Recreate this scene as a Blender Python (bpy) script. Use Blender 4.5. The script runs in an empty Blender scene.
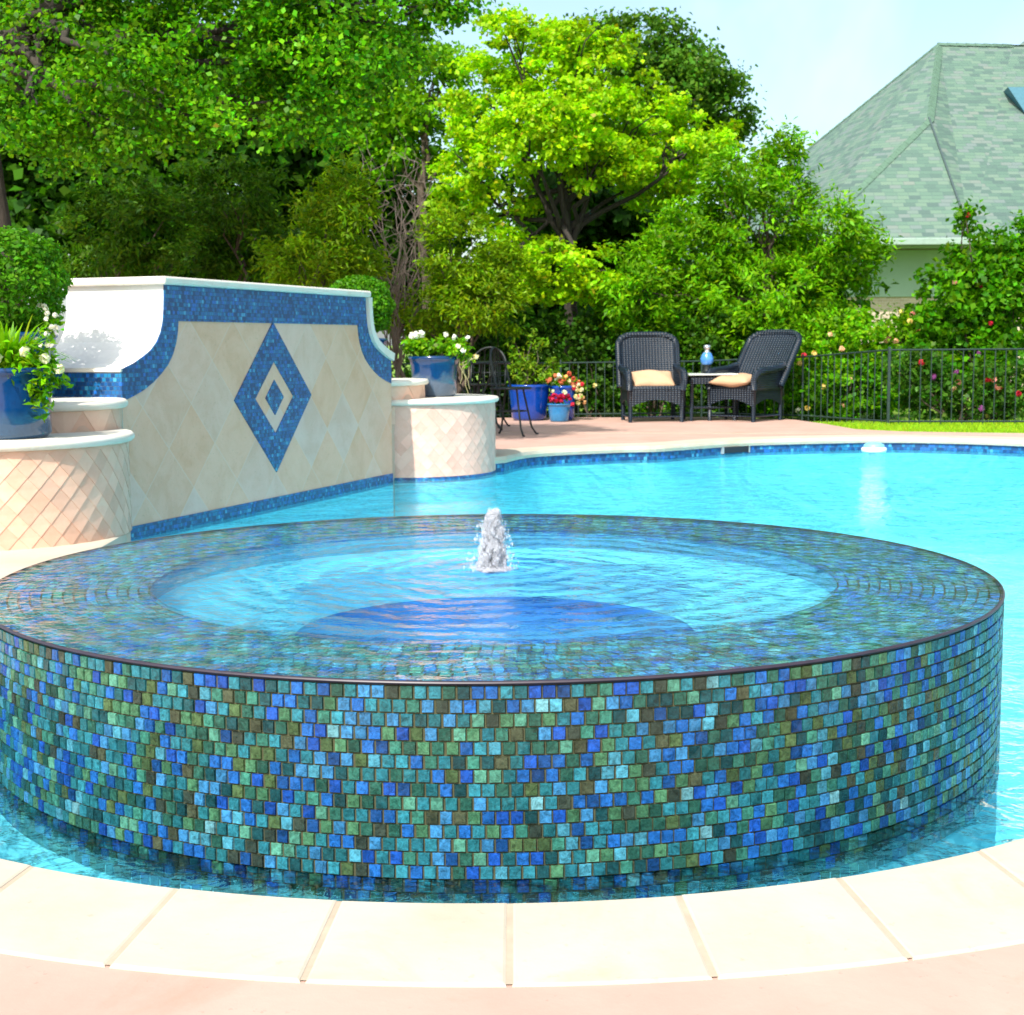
import bpy, bmesh, math, random
import numpy as np
from mathutils import Vector, Matrix
from mathutils.geometry import tessellate_polygon

random.seed(7)
rng = np.random.default_rng(11)
SC = bpy.context.scene
COL = SC.collection
R = math.radians
PI = math.pi

# ------------------------------------------------------------------ camera
F, PIT, ROL, CZ = 1457.0, 0.1118, 0.0069, 0.885
cp, sp, cr_, sr_ = math.cos(PIT), math.sin(PIT), math.cos(ROL), math.sin(ROL)
cam = bpy.data.objects.new('camera', bpy.data.cameras.new('camera'))
COL.objects.link(cam)
fw = Vector((0, cp, -sp)); up0 = Vector((0, sp, cp)); rt0 = Vector((1, 0, 0))
rt = cr_ * rt0 - sr_ * up0; up = sr_ * rt0 + cr_ * up0
M = Matrix((rt, up, -fw)).transposed().to_4x4()
M.translation = (0, 0, CZ)
cam.matrix_world = M
cam.data.sensor_width = 36; cam.data.lens = F / 1024 * 36
cam.data.clip_start = 0.05; cam.data.clip_end = 5000
SC.camera = cam
cam.data.dof.use_dof = True; cam.data.dof.focus_distance = 3.1; cam.data.dof.aperture_fstop = 14


def at(x, y, Y):
    """a place in the garden at distance Y, read from its direction"""
    a, b = x - 512, y - 507.5
    X = a * cr_ - b * sr_; V = -(a * sr_ + b * cr_)
    d = Vector((X, F * cp + V * sp, -F * sp + V * cp))
    t = Y / d.y
    return Vector((d.x * t, Y, CZ + d.z * t))


# ------------------------------------------------------------------ helpers
def tag(o, label=None, cat=None, group=None, kind=None):
    if label: o['label'] = label
    if cat: o['category'] = cat
    if group: o['group'] = group
    if kind: o['kind'] = kind
    return o


def thing(name, label, cat, loc=(0, 0, 0), rz=0, group=None):
    o = bpy.data.objects.new(name, None); COL.objects.link(o)
    o.empty_display_size = .1
    o.location = loc; o.rotation_euler = (0, 0, rz)
    return tag(o, label, cat, group, 'thing')


def link(name, me, mats, parent=None, smooth=False):
    o = bpy.data.objects.new(name, me); COL.objects.link(o)
    for m in (mats if isinstance(mats, (list, tuple)) else [mats]):
        me.materials.append(m)
    if parent: o.parent = parent
    if smooth:
        me.polygons.foreach_set('use_smooth', np.ones(len(me.polygons), bool))
    return o


def obj(name, bm, mats, parent=None, smooth=False):
    me = bpy.data.meshes.new(name); bm.to_mesh(me); bm.free()
    return link(name, me, mats, parent, smooth)


def pyobj(name, vs, fs, mats, parent=None, smooth=False, cols=None, uvs=None):
    me = bpy.data.meshes.new(name)
    me.from_pydata([tuple(v) for v in vs], [], fs)
    if cols is not None:
        a = me.color_attributes.new('Col', 'FLOAT_COLOR', 'POINT')
        a.data.foreach_set('color', np.array(cols, np.float32).ravel())
    if uvs is not None:
        u = me.uv_layers.new(name='UVMap')
        li = np.empty(len(me.loops), int); me.loops.foreach_get('vertex_index', li)
        u.data.foreach_set('uv', np.array(uvs, np.float32)[li].ravel())
    me.update()
    return link(name, me, mats, parent, smooth)


def box(bm, c, s, rz=0, bev=0, rx=0):
    g = bmesh.ops.create_cube(bm, size=1)
    mt = Matrix.Translation(c) @ Matrix.Rotation(rz, 4, 'Z') @ Matrix.Rotation(rx, 4, 'X') @ Matrix.Diagonal((*s, 1))
    bmesh.ops.transform(bm, matrix=mt, verts=g['verts'])
    if bev:
        es = list({e for v in g['verts'] for e in v.link_edges})
        bmesh.ops.bevel(bm, geom=es, offset=bev, segments=2, affect='EDGES', profile=.5)


def tube(bm, pts, rad, seg=8, cap=True):
    """pts list, rad number or list"""
    pts = [Vector(p) for p in pts]
    rs = rad if isinstance(rad, (list, tuple)) else [rad] * len(pts)
    rings = []
    ref = None
    for i, p in enumerate(pts):
        t = (pts[min(i + 1, len(pts) - 1)] - pts[max(i - 1, 0)]).normalized()
        if ref is None:
            ref = t.cross(Vector((0, 0, 1)) if abs(t.z) < .9 else Vector((1, 0, 0)))
        a = ref - t * ref.dot(t)
        if a.length < 1e-5: a = t.cross(Vector((0, 1, .01)))
        a.normalize(); b = t.cross(a).normalized(); ref = a
        rings.append([bm.verts.new(p + rs[i] * (math.cos(2 * PI * k / seg) * a + math.sin(2 * PI * k / seg) * b)) for k in range(seg)])
    for i in range(len(rings) - 1):
        for k in range(seg):
            bm.faces.new((rings[i][k], rings[i][(k + 1) % seg], rings[i + 1][(k + 1) % seg], rings[i + 1][k]))
    if cap:
        bm.faces.new(rings[0]); bm.faces.new(list(reversed(rings[-1])))


def lathe(bm, prof, seg=48, loc=(0, 0, 0), close=False):
    """prof: (r, z) list from bottom to top outside"""
    rings = []
    for r, z in prof:
        if r < 1e-6:
            rings.append([bm.verts.new((loc[0], loc[1], loc[2] + z))])
        else:
            rings.append([bm.verts.new((loc[0] + r * math.cos(2 * PI * k / seg), loc[1] + r * math.sin(2 * PI * k / seg), loc[2] + z)) for k in range(seg)])
    for a, b in zip(rings[:-1], rings[1:]):
        for k in range(seg):
            k2 = (k + 1) % seg
            if len(a) == 1 and len(b) == 1: continue
            if len(a) == 1: bm.faces.new((a[0], b[k2], b[k]))
            elif len(b) == 1: bm.faces.new((a[k], a[k2], b[0]))
            else: bm.faces.new((a[k], a[k2], b[k2], b[k]))


# ------------------------------------------------------------------ node helpers
def mat(name):
    m = bpy.data.materials.new(name); m.use_nodes = True
    nt = m.node_tree
    b = nt.nodes.get('Principled BSDF')
    return m, nt, b


def N(nt, t, **kw):
    n = nt.nodes.new(t)
    for k, v in kw.items():
        if k.startswith('i_'): n.inputs[k[2:].replace('_', ' ')].default_value = v
        else: setattr(n, k, v)
    return n


def math_(nt, op, a, b=None, c=None):
    n = nt.nodes.new('ShaderNodeMath'); n.operation = op
    for i, v in enumerate((a, b, c)):
        if v is None: continue
        if isinstance(v, (int, float)): n.inputs[i].default_value = v
        else: nt.links.new(v, n.inputs[i])
    return n.outputs[0]


def ramp(nt, fac, stops, interp='LINEAR'):
    n = nt.nodes.new('ShaderNodeValToRGB'); n.color_ramp.interpolation = interp
    el = n.color_ramp.elements
    while len(el) > 1: el.remove(el[-1])
    el[0].position = stops[0][0]; el[0].color = (*stops[0][1], 1)
    for p, c in stops[1:]:
        e = el.new(p); e.color = (*c, 1)
    nt.links.new(fac, n.inputs[0])
    return n.outputs[0]


def mixc(nt, fac, a, b, mode='MIX'):
    n = nt.nodes.new('ShaderNodeMix'); n.data_type = 'RGBA'; n.blend_type = mode
    for sock, v in ((n.inputs[0], fac), (n.inputs[6], a), (n.inputs[7], b)):
        if isinstance(v, (int, float)): sock.default_value = v
        elif isinstance(v, tuple): sock.default_value = (*v, 1)
        else: nt.links.new(v, sock)
    return n.outputs[2]


def coords(nt, kind='Object'):
    return nt.nodes.new('ShaderNodeTexCoord').outputs[kind]


def noise(nt, vec, scale, detail=4, rough=.6, dist=0):
    n = N(nt, 'ShaderNodeTexNoise'); n.inputs['Scale'].default_value = scale
    n.inputs['Detail'].default_value = detail; n.inputs['Roughness'].default_value = rough
    n.inputs['Distortion'].default_value = dist
    nt.links.new(vec, n.inputs['Vector'])
    return n.outputs['Fac']


def bump(nt, h, strength=.3, dist=.01):
    n = N(nt, 'ShaderNodeBump'); n.inputs['Strength'].default_value = strength; n.inputs['Distance'].default_value = dist
    nt.links.new(h, n.inputs['Height'])
    return n.outputs[0]


def S(*c):
    """sRGB 0-255 to linear"""
    return tuple(((v / 255 + .055) / 1.055) ** 2.4 if v > 10.3 else v / 255 / 12.92 for v in c)


def simple(name, col, rough=.5, metal=0, vary=.25, scale=20, bmp=0, spec=.5):
    m, nt, b = mat(name)
    o = coords(nt)
    f = noise(nt, o, scale)
    c = mixc(nt, f, tuple(v * (1 - vary) for v in col), tuple(min(1, v * (1 + vary)) for v in col))
    nt.links.new(c, b.inputs['Base Color'])
    b.inputs['Roughness'].default_value = rough; b.inputs['Metallic'].default_value = metal
    b.inputs['Specular IOR Level'].default_value = spec
    if bmp: nt.links.new(bump(nt, f, bmp), b.inputs['Normal'])
    return m


# ------------------------------------------------------------------ materials
def stone_mat(name, c1, c2, c3, scale=3, rough=.75, bmp=.15):
    m, nt, b = mat(name)
    o = coords(nt)
    f = noise(nt, o, scale, 6, .62, .4)
    f2 = noise(nt, o, scale * 14, 4, .7)
    f3 = noise(nt, o, scale * .25, 3, .5)
    c = ramp(nt, f, [(.3, c1), (.52, c2), (.72, c3)])
    c = mixc(nt, math_(nt, 'MULTIPLY', f3, .45), c, c3)
    st_ = ramp(nt, noise(nt, o, scale * .9, 7, .72, 1.2), [(.54, (0,) * 3), (.70, (1,) * 3)])
    c = mixc(nt, math_(nt, 'MULTIPLY', st_, .35), c, tuple(v * k_ for v, k_ in zip(c1, (.92, .78, .62))))
    sp_ = math_(nt, 'GREATER_THAN', f2, .66)
    c = mixc(nt, math_(nt, 'MULTIPLY', sp_, .25), c, tuple(v * .55 for v in c1))
    nt.links.new(c, b.inputs['Base Color'])
    b.inputs['Roughness'].default_value = rough
    b.inputs['Specular IOR Level'].default_value = .3
    nt.links.new(bump(nt, math_(nt, 'ADD', f, f2), bmp, .006), b.inputs['Normal'])
    return m


M_DECK = stone_mat('peach_concrete', (.43, .26, .205), (.49, .31, .25), (.53, .355, .29), 2.2)
M_COPE = stone_mat('cream_coping', (.43, .36, .265), (.50, .445, .35), (.53, .485, .40), 2.4, .65)
M_MORTAR = simple('coping_mortar', (.44, .34, .25), .9)
M_CAP = stone_mat('cream_cap', (.66, .58, .46), (.72, .67, .58), (.75, .70, .62), 3, .6)
M_PLASTER = stone_mat('white_plaster', (.74, .71, .68), (.78, .76, .74), (.80, .78, .76), 3, .7, .05)


def pool_plaster():
    m, nt, b = mat('aqua_plaster')
    o = coords(nt)
    f = noise(nt, o, 2.2, 5)
    c = ramp(nt, f, [(.3, (.20, .78, .90)), (.7, (.26, .84, .93))])
    nt.links.new(c, b.inputs['Base Color']); b.inputs['Roughness'].default_value = .8
    return m


M_POOL = pool_plaster()
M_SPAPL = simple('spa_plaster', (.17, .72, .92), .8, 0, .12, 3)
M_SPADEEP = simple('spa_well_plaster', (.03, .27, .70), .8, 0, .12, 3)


def vein_tile():
    """glass mosaic chips coloured chip by chip"""
    m, nt, b = mat('glass_mosaic')
    a = N(nt, 'ShaderNodeVertexColor'); a.layer_name = 'Col'
    o = coords(nt)
    f = noise(nt, o, 85, 5, .75, .8)
    f2 = noise(nt, o, 260, 3, .7)
    c = mixc(nt, ramp(nt, f, [(.33, (0,) * 3), (.68, (1,) * 3)]), mixc(nt, 1.0, a.outputs[0], (.42, .44, .38), 'MULTIPLY'), mixc(nt, 1.0, a.outputs[0], (1.7, 1.8, 1.7), 'MULTIPLY'))
    nt.links.new(c, b.inputs['Base Color'])
    r = ramp(nt, f2, [(.3, (.08,) * 3), (.7, (.32,) * 3)])
    nt.links.new(r, b.inputs['Roughness'])
    b.inputs['Specular IOR Level'].default_value = .4
    nt.links.new(bump(nt, math_(nt, 'ADD', f, math_(nt, 'MULTIPLY', f2, .5)), .35, .003), b.inputs['Normal'])
    return m


M_MOSAIC = vein_tile()
M_GROUT = simple('dark_grout', (.062, .060, .026), .8, 0, .4, 60)
M_TRIM = simple('bronze_trim', (.032, .022, .034), .42, 0, .4, 30)


def small_mosaic(name, uv=False, s=.022, pal=None):
    m, nt, b = mat(name)
    o = coords(nt, 'UV' if uv else 'Object')
    sx = N(nt, 'ShaderNodeSeparateXYZ'); nt.links.new(o, sx.inputs[0])
    if uv:
        u, v = sx.outputs[0], sx.outputs[1]
    else:
        u = math_(nt, 'ADD', sx.outputs[0], sx.outputs[1]); v = sx.outputs[2]
    v = math_(nt, 'DIVIDE', v, s)
    row = math_(nt, 'FLOOR', v)
    u = math_(nt, 'ADD', math_(nt, 'DIVIDE', u, s), math_(nt, 'MULTIPLY', row, .5))
    cb = N(nt, 'ShaderNodeCombineXYZ')
    nt.links.new(math_(nt, 'FLOOR', u), cb.inputs[0]); nt.links.new(row, cb.inputs[1])
    w = N(nt, 'ShaderNodeTexWhiteNoise'); w.noise_dimensions = '2D'; nt.links.new(cb.outputs[0], w.inputs['Vector'])
    pal = pal or [(0, (.002, .045, .16)), (.25, (.003, .08, .26)), (.5, (.004, .11, .30)), (.7, (.006, .16, .34)), (.85, (.008, .12, .45)), (.95, (.05, .30, .50))]
    c = ramp(nt, w.outputs['Value'], pal, 'CONSTANT')
    fu = math_(nt, 'ABSOLUTE', math_(nt, 'SUBTRACT', math_(nt, 'FRACT', u), .5))
    fv = math_(nt, 'ABSOLUTE', math_(nt, 'SUBTRACT', math_(nt, 'FRACT', v), .5))
    g = math_(nt, 'GREATER_THAN', math_(nt, 'MAXIMUM', fu, fv), .45)
    c = mixc(nt, g, c, (.03, .06, .10))
    nt.links.new(c, b.inputs['Base Color'])
    nt.links.new(math_(nt, 'ADD', math_(nt, 'MULTIPLY', g, .4), .34), b.inputs['Roughness'])
    h = math_(nt, 'ADD', math_(nt, 'SUBTRACT', 1, g), math_(nt, 'MULTIPLY', w.outputs['Value'], .8))
    nt.links.new(bump(nt, h, .5, .002), b.inputs['Normal'])
    return m


M_BLUE = small_mosaic('blue_mosaic')
M_BAND = small_mosaic('waterline_mosaic', True, .03)


def travertine(name, half):
    """square stone slabs set on the diagonal; coordinates run along the wall"""
    m, nt, b = mat(name)
    o = coords(nt)
    sx = N(nt, 'ShaderNodeSeparateXYZ'); nt.links.new(o, sx.inputs[0])
    x = math_(nt, 'DIVIDE', math_(nt, 'SUBTRACT', sx.outputs[0], 1.53), 2 * half)
    z = math_(nt, 'DIVIDE', math_(nt, 'SUBTRACT', sx.outputs[2], .566), 2 * half)
    p = math_(nt, 'ADD', math_(nt, 'ADD', x, z), 40); q = math_(nt, 'ADD', math_(nt, 'SUBTRACT', x, z), 40)
    cb = N(nt, 'ShaderNodeCombineXYZ')
    nt.links.new(math_(nt, 'FLOOR', p), cb.inputs[0]); nt.links.new(math_(nt, 'FLOOR', q), cb.inputs[1])
    w = N(nt, 'ShaderNodeTexWhiteNoise'); w.noise_dimensions = '2D'; nt.links.new(cb.outputs[0], w.inputs['Vector'])
    vadd = N(nt, 'ShaderNodeVectorMath'); vadd.operation = 'ADD'
    sc = N(nt, 'ShaderNodeVectorMath'); sc.operation = 'SCALE'; sc.inputs['Scale'].default_value = 9
    nt.links.new(w.outputs['Color'], sc.inputs[0]); nt.links.new(o, vadd.inputs[0]); nt.links.new(sc.outputs[0], vadd.inputs[1])
    f = noise(nt, vadd.outputs[0], 4.5, 6, .65, .5)
    f2 = noise(nt, o, 60, 3, .7)
    base = ramp(nt, w.outputs['Value'], [(0, (.74, .36, .20)), (.3, (.72, .42, .28)), (.55, (.70, .32, .16)), (.75, (.60, .46, .42)), (1, (.80, .45, .32))])
    c = mixc(nt, math_(nt, 'MULTIPLY', f, .55), mixc(nt, .40, base, (.72, .45, .33)), ramp(nt, f, [(.35, (.80, .54, .42)), (.6, (.56, .28, .15))]))
    c = mixc(nt, math_(nt, 'MULTIPLY', math_(nt, 'GREATER_THAN', f2, .63), .3), c, (.30, .22, .14))
    fp = math_(nt, 'ABSOLUTE', math_(nt, 'SUBTRACT', math_(nt, 'FRACT', p), .5))
    fq = math_(nt, 'ABSOLUTE', math_(nt, 'SUBTRACT', math_(nt, 'FRACT', q), .5))
    g = math_(nt, 'GREATER_THAN', math_(nt, 'MAXIMUM', fp, fq), .489)
    c = mixc(nt, math_(nt, 'MULTIPLY', g, .35), c, (.66, .54, .44))
    nt.links.new(c, b.inputs['Base Color']); b.inputs['Roughness'].default_value = .45
    nt.links.new(bump(nt, math_(nt, 'SUBTRACT', f, g), .15, .003), b.inputs['Normal'])
    return m


M_TRAV = travertine('diagonal_travertine', .235)


def scale_tile():
    m, nt, b = mat('peach_stone_tile')
    a = N(nt, 'ShaderNodeVertexColor'); a.layer_name = 'Col'
    o = coords(nt)
    f = noise(nt, o, 16, 5, .65)
    c = mixc(nt, f, mixc(nt, 1.0, a.outputs[0], (.82, .76, .70), 'MULTIPLY'), mixc(nt, .2, a.outputs[0], (.85, .68, .54)))
    nt.links.new(c, b.inputs['Base Color']); b.inputs['Roughness'].default_value = .55
    nt.links.new(bump(nt, f, .2, .004), b.inputs['Normal'])
    return m


M_SCALE = scale_tile()


def leaf_mat(name, trans=.45, rough=.45):
    m, nt, b = mat(name)
    a = N(nt, 'ShaderNodeVertexColor'); a.layer_name = 'Col'
    nt.links.new(a.outputs[0], b.inputs['Base Color'])
    b.inputs['Roughness'].default_value = rough; b.inputs['Specular IOR Level'].default_value = .18
    t = N(nt, 'ShaderNodeBsdfTranslucent')
    c = mixc(nt, 1.0, a.outputs[0], (1.25, 1.25, .6), 'MULTIPLY')
    nt.links.new(c, t.inputs[0])
    mx = N(nt, 'ShaderNodeMixShader'); mx.inputs[0].default_value = trans
    nt.links.new(b.outputs[0], mx.inputs[1]); nt.links.new(t.outputs[0], mx.inputs[2])
    nt.links.new(mx.outputs[0], nt.nodes['Material Output'].inputs[0])
    return m


M_LEAF = leaf_mat('leaves')
M_PETAL = leaf_mat('petals', .25, .6)


def bark_mat(name, c1, c2):
    m, nt, b = mat(name)
    o = coords(nt)
    mp = N(nt, 'ShaderNodeMapping'); mp.inputs['Scale'].default_value = (14, 14, 2.5); nt.links.new(o, mp.inputs[0])
    f = noise(nt, mp.outputs[0], 1.6, 6, .7, .4)
    nt.links.new(ramp(nt, f, [(.3, c1), (.7, c2)]), b.inputs['Base Color']); b.inputs['Roughness'].default_value = .9
    nt.links.new(bump(nt, f, .8, .02), b.inputs['Normal'])
    return m


M_BARK = bark_mat('bark', (.03, .022, .016), (.13, .09, .065))
M_DARKBARK = bark_mat('dark_bark', (.012, .010, .008), (.055, .042, .032))
M_REDBARK = bark_mat('reddish_bark', (.07, .03, .02), (.26, .13, .09))
M_TWIG = simple('dead_twigs', (.13, .10, .08), .9)


def pot_mat(name, top, low, split, amp=.04):
    m, nt, b = mat(name)
    o = coords(nt)
    sx = N(nt, 'ShaderNodeSeparateXYZ'); nt.links.new(o, sx.inputs[0])
    f = noise(nt, o, 9, 4, .6)
    f2 = noise(nt, o, 35, 4, .7)
    h = math_(nt, 'SUBTRACT', math_(nt, 'ADD', sx.outputs[2], math_(nt, 'MULTIPLY', math_(nt, 'SUBTRACT', f, .5), amp * 4)), split)
    k = ramp(nt, math_(nt, 'ADD', math_(nt, 'MULTIPLY', h, 20), .5), [(0, (0, 0, 0)), (1, (1, 1, 1))])
    tc = mixc(nt, f2, tuple(v * .6 for v in top), tuple(min(1, v * 1.4) for v in top))
    lc = mixc(nt, f2, tuple(v * .6 for v in low), tuple(min(1, v * 1.3) for v in low))
    nt.links.new(mixc(nt, k, lc, tc), b.inputs['Base Color'])
    b.inputs['Roughness'].default_value = .12; b.inputs['Coat Weight'].default_value = .4
    nt.links.new(bump(nt, f2, .1, .004), b.inputs['Normal'])
    return m


M_POTBLUE = pot_mat('cobalt_glaze', (.001, .035, .13), (.02, .07, .15), .12)
M_POTGREY = pot_mat('cobalt_over_grey_glaze', (.001, .03, .11), (.06, .10, .16), .16, .06)
M_POTBRIGHT = pot_mat('bright_blue_glaze', (.002, .045, .30), (.002, .045, .27), .02)
M_POTSKY = pot_mat('sky_blue_glaze', (.02, .16, .36), (.025, .19, .40), .1)
M_SOIL = simple('potting_soil', (.03, .02, .012), .95, 0, .5, 60, .5)


def wicker_mat():
    m, nt, b = mat('navy_wicker')
    o = coords(nt)
    w1 = N(nt, 'ShaderNodeTexWave'); w1.inputs['Scale'].default_value = 9; w1.bands_direction = 'X'
    w2 = N(nt, 'ShaderNodeTexWave'); w2.inputs['Scale'].default_value = 13; w2.bands_direction = 'Z'
    nt.links.new(o, w1.inputs[0]); nt.links.new(o, w2.inputs[0])
    h = math_(nt, 'MULTIPLY', w1.outputs['Fac'], w2.outputs['Fac'])
    f = noise(nt, o, 12, 3)
    c = ramp(nt, math_(nt, 'ADD', math_(nt, 'MULTIPLY', h, .7), math_(nt, 'MULTIPLY', f, .3)), [(.1, (.002, .004, .009)), (.8, (.014, .033, .06))])
    nt.links.new(c, b.inputs['Base Color']); b.inputs['Roughness'].default_value = .42
    nt.links.new(bump(nt, h, .9, .01), b.inputs['Normal'])
    return m


M_WICKER = wicker_mat()
M_IRON = simple('black_iron', (.012, .016, .016), .45, .2, .4, 30)
M_FENCE = simple('fence_iron', (.024, .045, .042), .4, .2, .3, 20)
M_CUSH = simple('tan_cushion_cloth', (.52, .32, .19), .9, 0, .15, 25, .2)
M_GRASS = leaf_mat('grass_blades', .3, .6)


def lawn_mat():
    m, nt, b = mat('lawn')
    o = coords(nt)
    f = noise(nt, o, 1.2, 5); f2 = noise(nt, o, 40, 4, .7)
    c = ramp(nt, f2, [(.3, (.10, .24, .008)), (.7, (.26, .44, .02))])
    c = mixc(nt, math_(nt, 'MULTIPLY', f, .5), c, (.12, .14, .03))
    nt.links.new(c, b.inputs['Base Color']); b.inputs['Roughness'].default_value = .9
    nt.links.new(bump(nt, f2, .8, .03), b.inputs['Normal'])
    return m


M_LAWN = lawn_mat()


def water_mat(name, tint, trans_w, refl_ior, bump_fn, refl=1.0, rough=.015):
    m, nt, b = mat(name)
    nt.nodes.remove(b)
    o = coords(nt)
    nrm = bump_fn(nt, o)
    tr = N(nt, 'ShaderNodeBsdfTransparent'); tr.inputs[0].default_value = (*tint, 1)
    rf = N(nt, 'ShaderNodeBsdfRefraction'); rf.inputs['Color'].default_value = (*tint, 1)
    rf.inputs['IOR'].default_value = 1.14; rf.inputs['Roughness'].default_value = 0
    nt.links.new(nrm, rf.inputs['Normal'])
    a = N(nt, 'ShaderNodeMixShader'); a.inputs[0].default_value = trans_w
    nt.links.new(rf.outputs[0], a.inputs[1]); nt.links.new(tr.outputs[0], a.inputs[2])
    gl = N(nt, 'ShaderNodeBsdfGlossy'); gl.inputs['Roughness'].default_value = rough
    nt.links.new(nrm, gl.inputs['Normal'])
    fr = N(nt, 'ShaderNodeFresnel'); fr.inputs['IOR'].default_value = refl_ior
    nt.links.new(nrm, fr.inputs['Normal'])
    fo = math_(nt, 'MULTIPLY', fr.outputs[0], refl)
    mx = N(nt, 'ShaderNodeMixShader')
    nt.links.new(fo, mx.inputs[0]); nt.links.new(a.outputs[0], mx.inputs[1]); nt.links.new(gl.outputs[0], mx.inputs[2])
    nt.links.new(mx.outputs[0], nt.nodes['Material Output'].inputs[0])
    return m


def pool_waves(nt, o):
    f1 = noise(nt, o, 1.7, 3, .55, .6)
    f2 = noise(nt, o, 5.5, 3, .6, .8)
    f3 = noise(nt, o, 19, 3, .6, .4)
    h = math_(nt, 'ADD', math_(nt, 'ADD', math_(nt, 'MULTIPLY', f1, 1.3), math_(nt, 'MULTIPLY', f2, .55)), math_(nt, 'MULTIPLY', f3, .18))
    return bump(nt, h, 1.0, .085)


def spa_waves(nt, o):
    ln = N(nt, 'ShaderNodeVectorMath'); ln.operation = 'LENGTH'; nt.links.new(o, ln.inputs[0])
    d = noise(nt, o, 3.0, 3, .6)
    rr = math_(nt, 'ADD', math_(nt, 'MULTIPLY', ln.outputs['Value'], 62), math_(nt, 'MULTIPLY', d, 16))
    s = math_(nt, 'SINE', rr)
    amp = ramp(nt, ln.outputs['Value'], [(0, (.9,) * 3), (.25, (.5,) * 3), (.7, (.55,) * 3), (1.0, (.35,) * 3)])
    h = math_(nt, 'MULTIPLY', s, amp)
    f1 = noise(nt, o, 7, 3, .6, .6); f2 = noise(nt, o, 26, 3, .6, .5)
    h = math_(nt, 'ADD', math_(nt, 'MULTIPLY', h, .30), math_(nt, 'ADD', math_(nt, 'MULTIPLY', f1, 1.1), math_(nt, 'MULTIPLY', f2, .42)))
    return bump(nt, h, 1.0, .020)


M_WATER = water_mat('pool_water', (.80, .97, 1.0), .70, 1.33, pool_waves, .85)
M_SPAWATER = water_mat('spa_water', (.86, .97, 1.0), .56, 1.33, spa_waves, .85)

# ------------------------------------------------------------------ world and sun
w = bpy.data.worlds.new('World'); SC.world = w; w.use_nodes = True
nt = w.node_tree
bg = nt.nodes['Background']
sky = nt.nodes.new('ShaderNodeTexSky'); sky.sky_type = 'NISHITA'; sky.sun_disc = False
SUN_EL = R(46); SUN_AZ = R(203)         # azimuth clockwise from +Y
sky.sun_elevation = SUN_EL; sky.sun_rotation = SUN_AZ
sky.air_density = 1.0; sky.dust_density = 2.4; sky.ozone_density = 1.6
hs = nt.nodes.new('ShaderNodeHueSaturation'); hs.inputs['Saturation'].default_value = .90; hs.inputs['Value'].default_value = 1.10
nt.links.new(sky.outputs[0], hs.inputs['Color'])
cl_ = ramp(nt, noise(nt, coords(nt, 'Generated'), 3.2, 5, .6, .4), [(.46, (0,) * 3), (.75, (.55,) * 3)])
nt.links.new(mixc(nt, cl_, mixc(nt, 1.0, hs.outputs[0], (1.0, 1.07, 1.0), 'MULTIPLY'), (6.2, 6.5, 6.8)), bg.inputs[0]); bg.inputs[1].default_value = .15
sd = Vector((math.sin(SUN_AZ) * math.cos(SUN_EL), math.cos(SUN_AZ) * math.cos(SUN_EL), math.sin(SUN_EL)))
sun = bpy.data.objects.new('sun', bpy.data.lights.new('sun', 'SUN')); COL.objects.link(sun)
sun.data.energy = 4.5; sun.data.angle = R(.53); sun.data.color = (1, .955, .88)
sun.rotation_euler = sd.to_track_quat('Z', 'Y').to_euler(); sun.location = sd * 60
SC.view_settings.view_transform = 'Standard'; SC.view_settings.look = 'None'
SC.view_settings.exposure = .62; SC.view_settings.gamma = 1

# ------------------------------------------------------------------ layout numbers
SPA = Vector((-.050, 3.970, 0)); RO = 1.33; RI = .922; ZR = .27; ZW = -.115
WA = Vector((-1.9877, 7.5934, 0)); WD = Vector((.3411, .9400, 0)).normalized(); WN = Vector((WD.y, -WD.x, 0))
WRZ = math.atan2(WD.y, WD.x)


def wl(u, n): return WA + WD * u + WN * n


DRUM = [(wl(-.84, -.20) + Vector((-.02, 0, 0)), .65), (wl(4.04, -.20), .67)]
TIER = [(Vector((-2.40, 7.25, 0)), .45), (Vector((-1.08, 11.15, 0)), .42)]

# ------------------------------------------------------------------ pool outline
RC = 1.755
path = []
for i in range(0, 41):
    t = R(52 - 152 * i / 40)
    path.append(Vector((SPA.x + RC * math.sin(t), SPA.y - RC * math.cos(t), 0)))
i_near_end = len(path) - 1
path += [Vector((-1.80, 5.0, 0)), Vector((-1.83, 6.0, 0)), Vector((-1.86, 6.87, 0)), Vector((-2.05, 7.3, 0))]
path += [wl(.1, -.08), wl(3.1, -.08), wl(3.32, -.2), wl(3.5, .1)]
c, r = DRUM[1]
for a in (-70, -40, -10): path.append(c + Vector(((r - .06) * math.cos(R(a)), (r - .06) * math.sin(R(a)), 0)))
i_far = len(path)
far = [(-.06, 11.52), (.07, 11.95), (.29, 12.2), (.76, 12.44), (1.04, 12.55), (1.26, 12.56), (1.57, 12.82), (2.08, 13.24), (2.66, 13.42), (3.35, 13.56), (3.95, 13.4), (4.56, 12.95), (5.4, 12.1), (6.3, 10.6), (6.8, 8.6), (6.5, 6.6), (5.4, 4.9), (3.9, 3.7), (2.5, 3.0)]
# smooth the far edge
def smooth(pts, n=2):
    for _ in range(n):
        q = [pts[0]]
        for a, b in zip(pts[:-1], pts[1:]):
            q += [a * .75 + b * .25, a * .25 + b * .75]
        q.append(pts[-1]); pts = q
    return pts
path += smooth([Vector((x, y, 0)) for x, y in far], 2)
NP = len(path)


def offs(i, d):
    a, b, c_ = path[i - 1], path[i], path[(i + 1) % NP]
    t = (c_ - a).normalized()
    return b + Vector((t.y, -t.x, 0)) * d * SIDE


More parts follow.
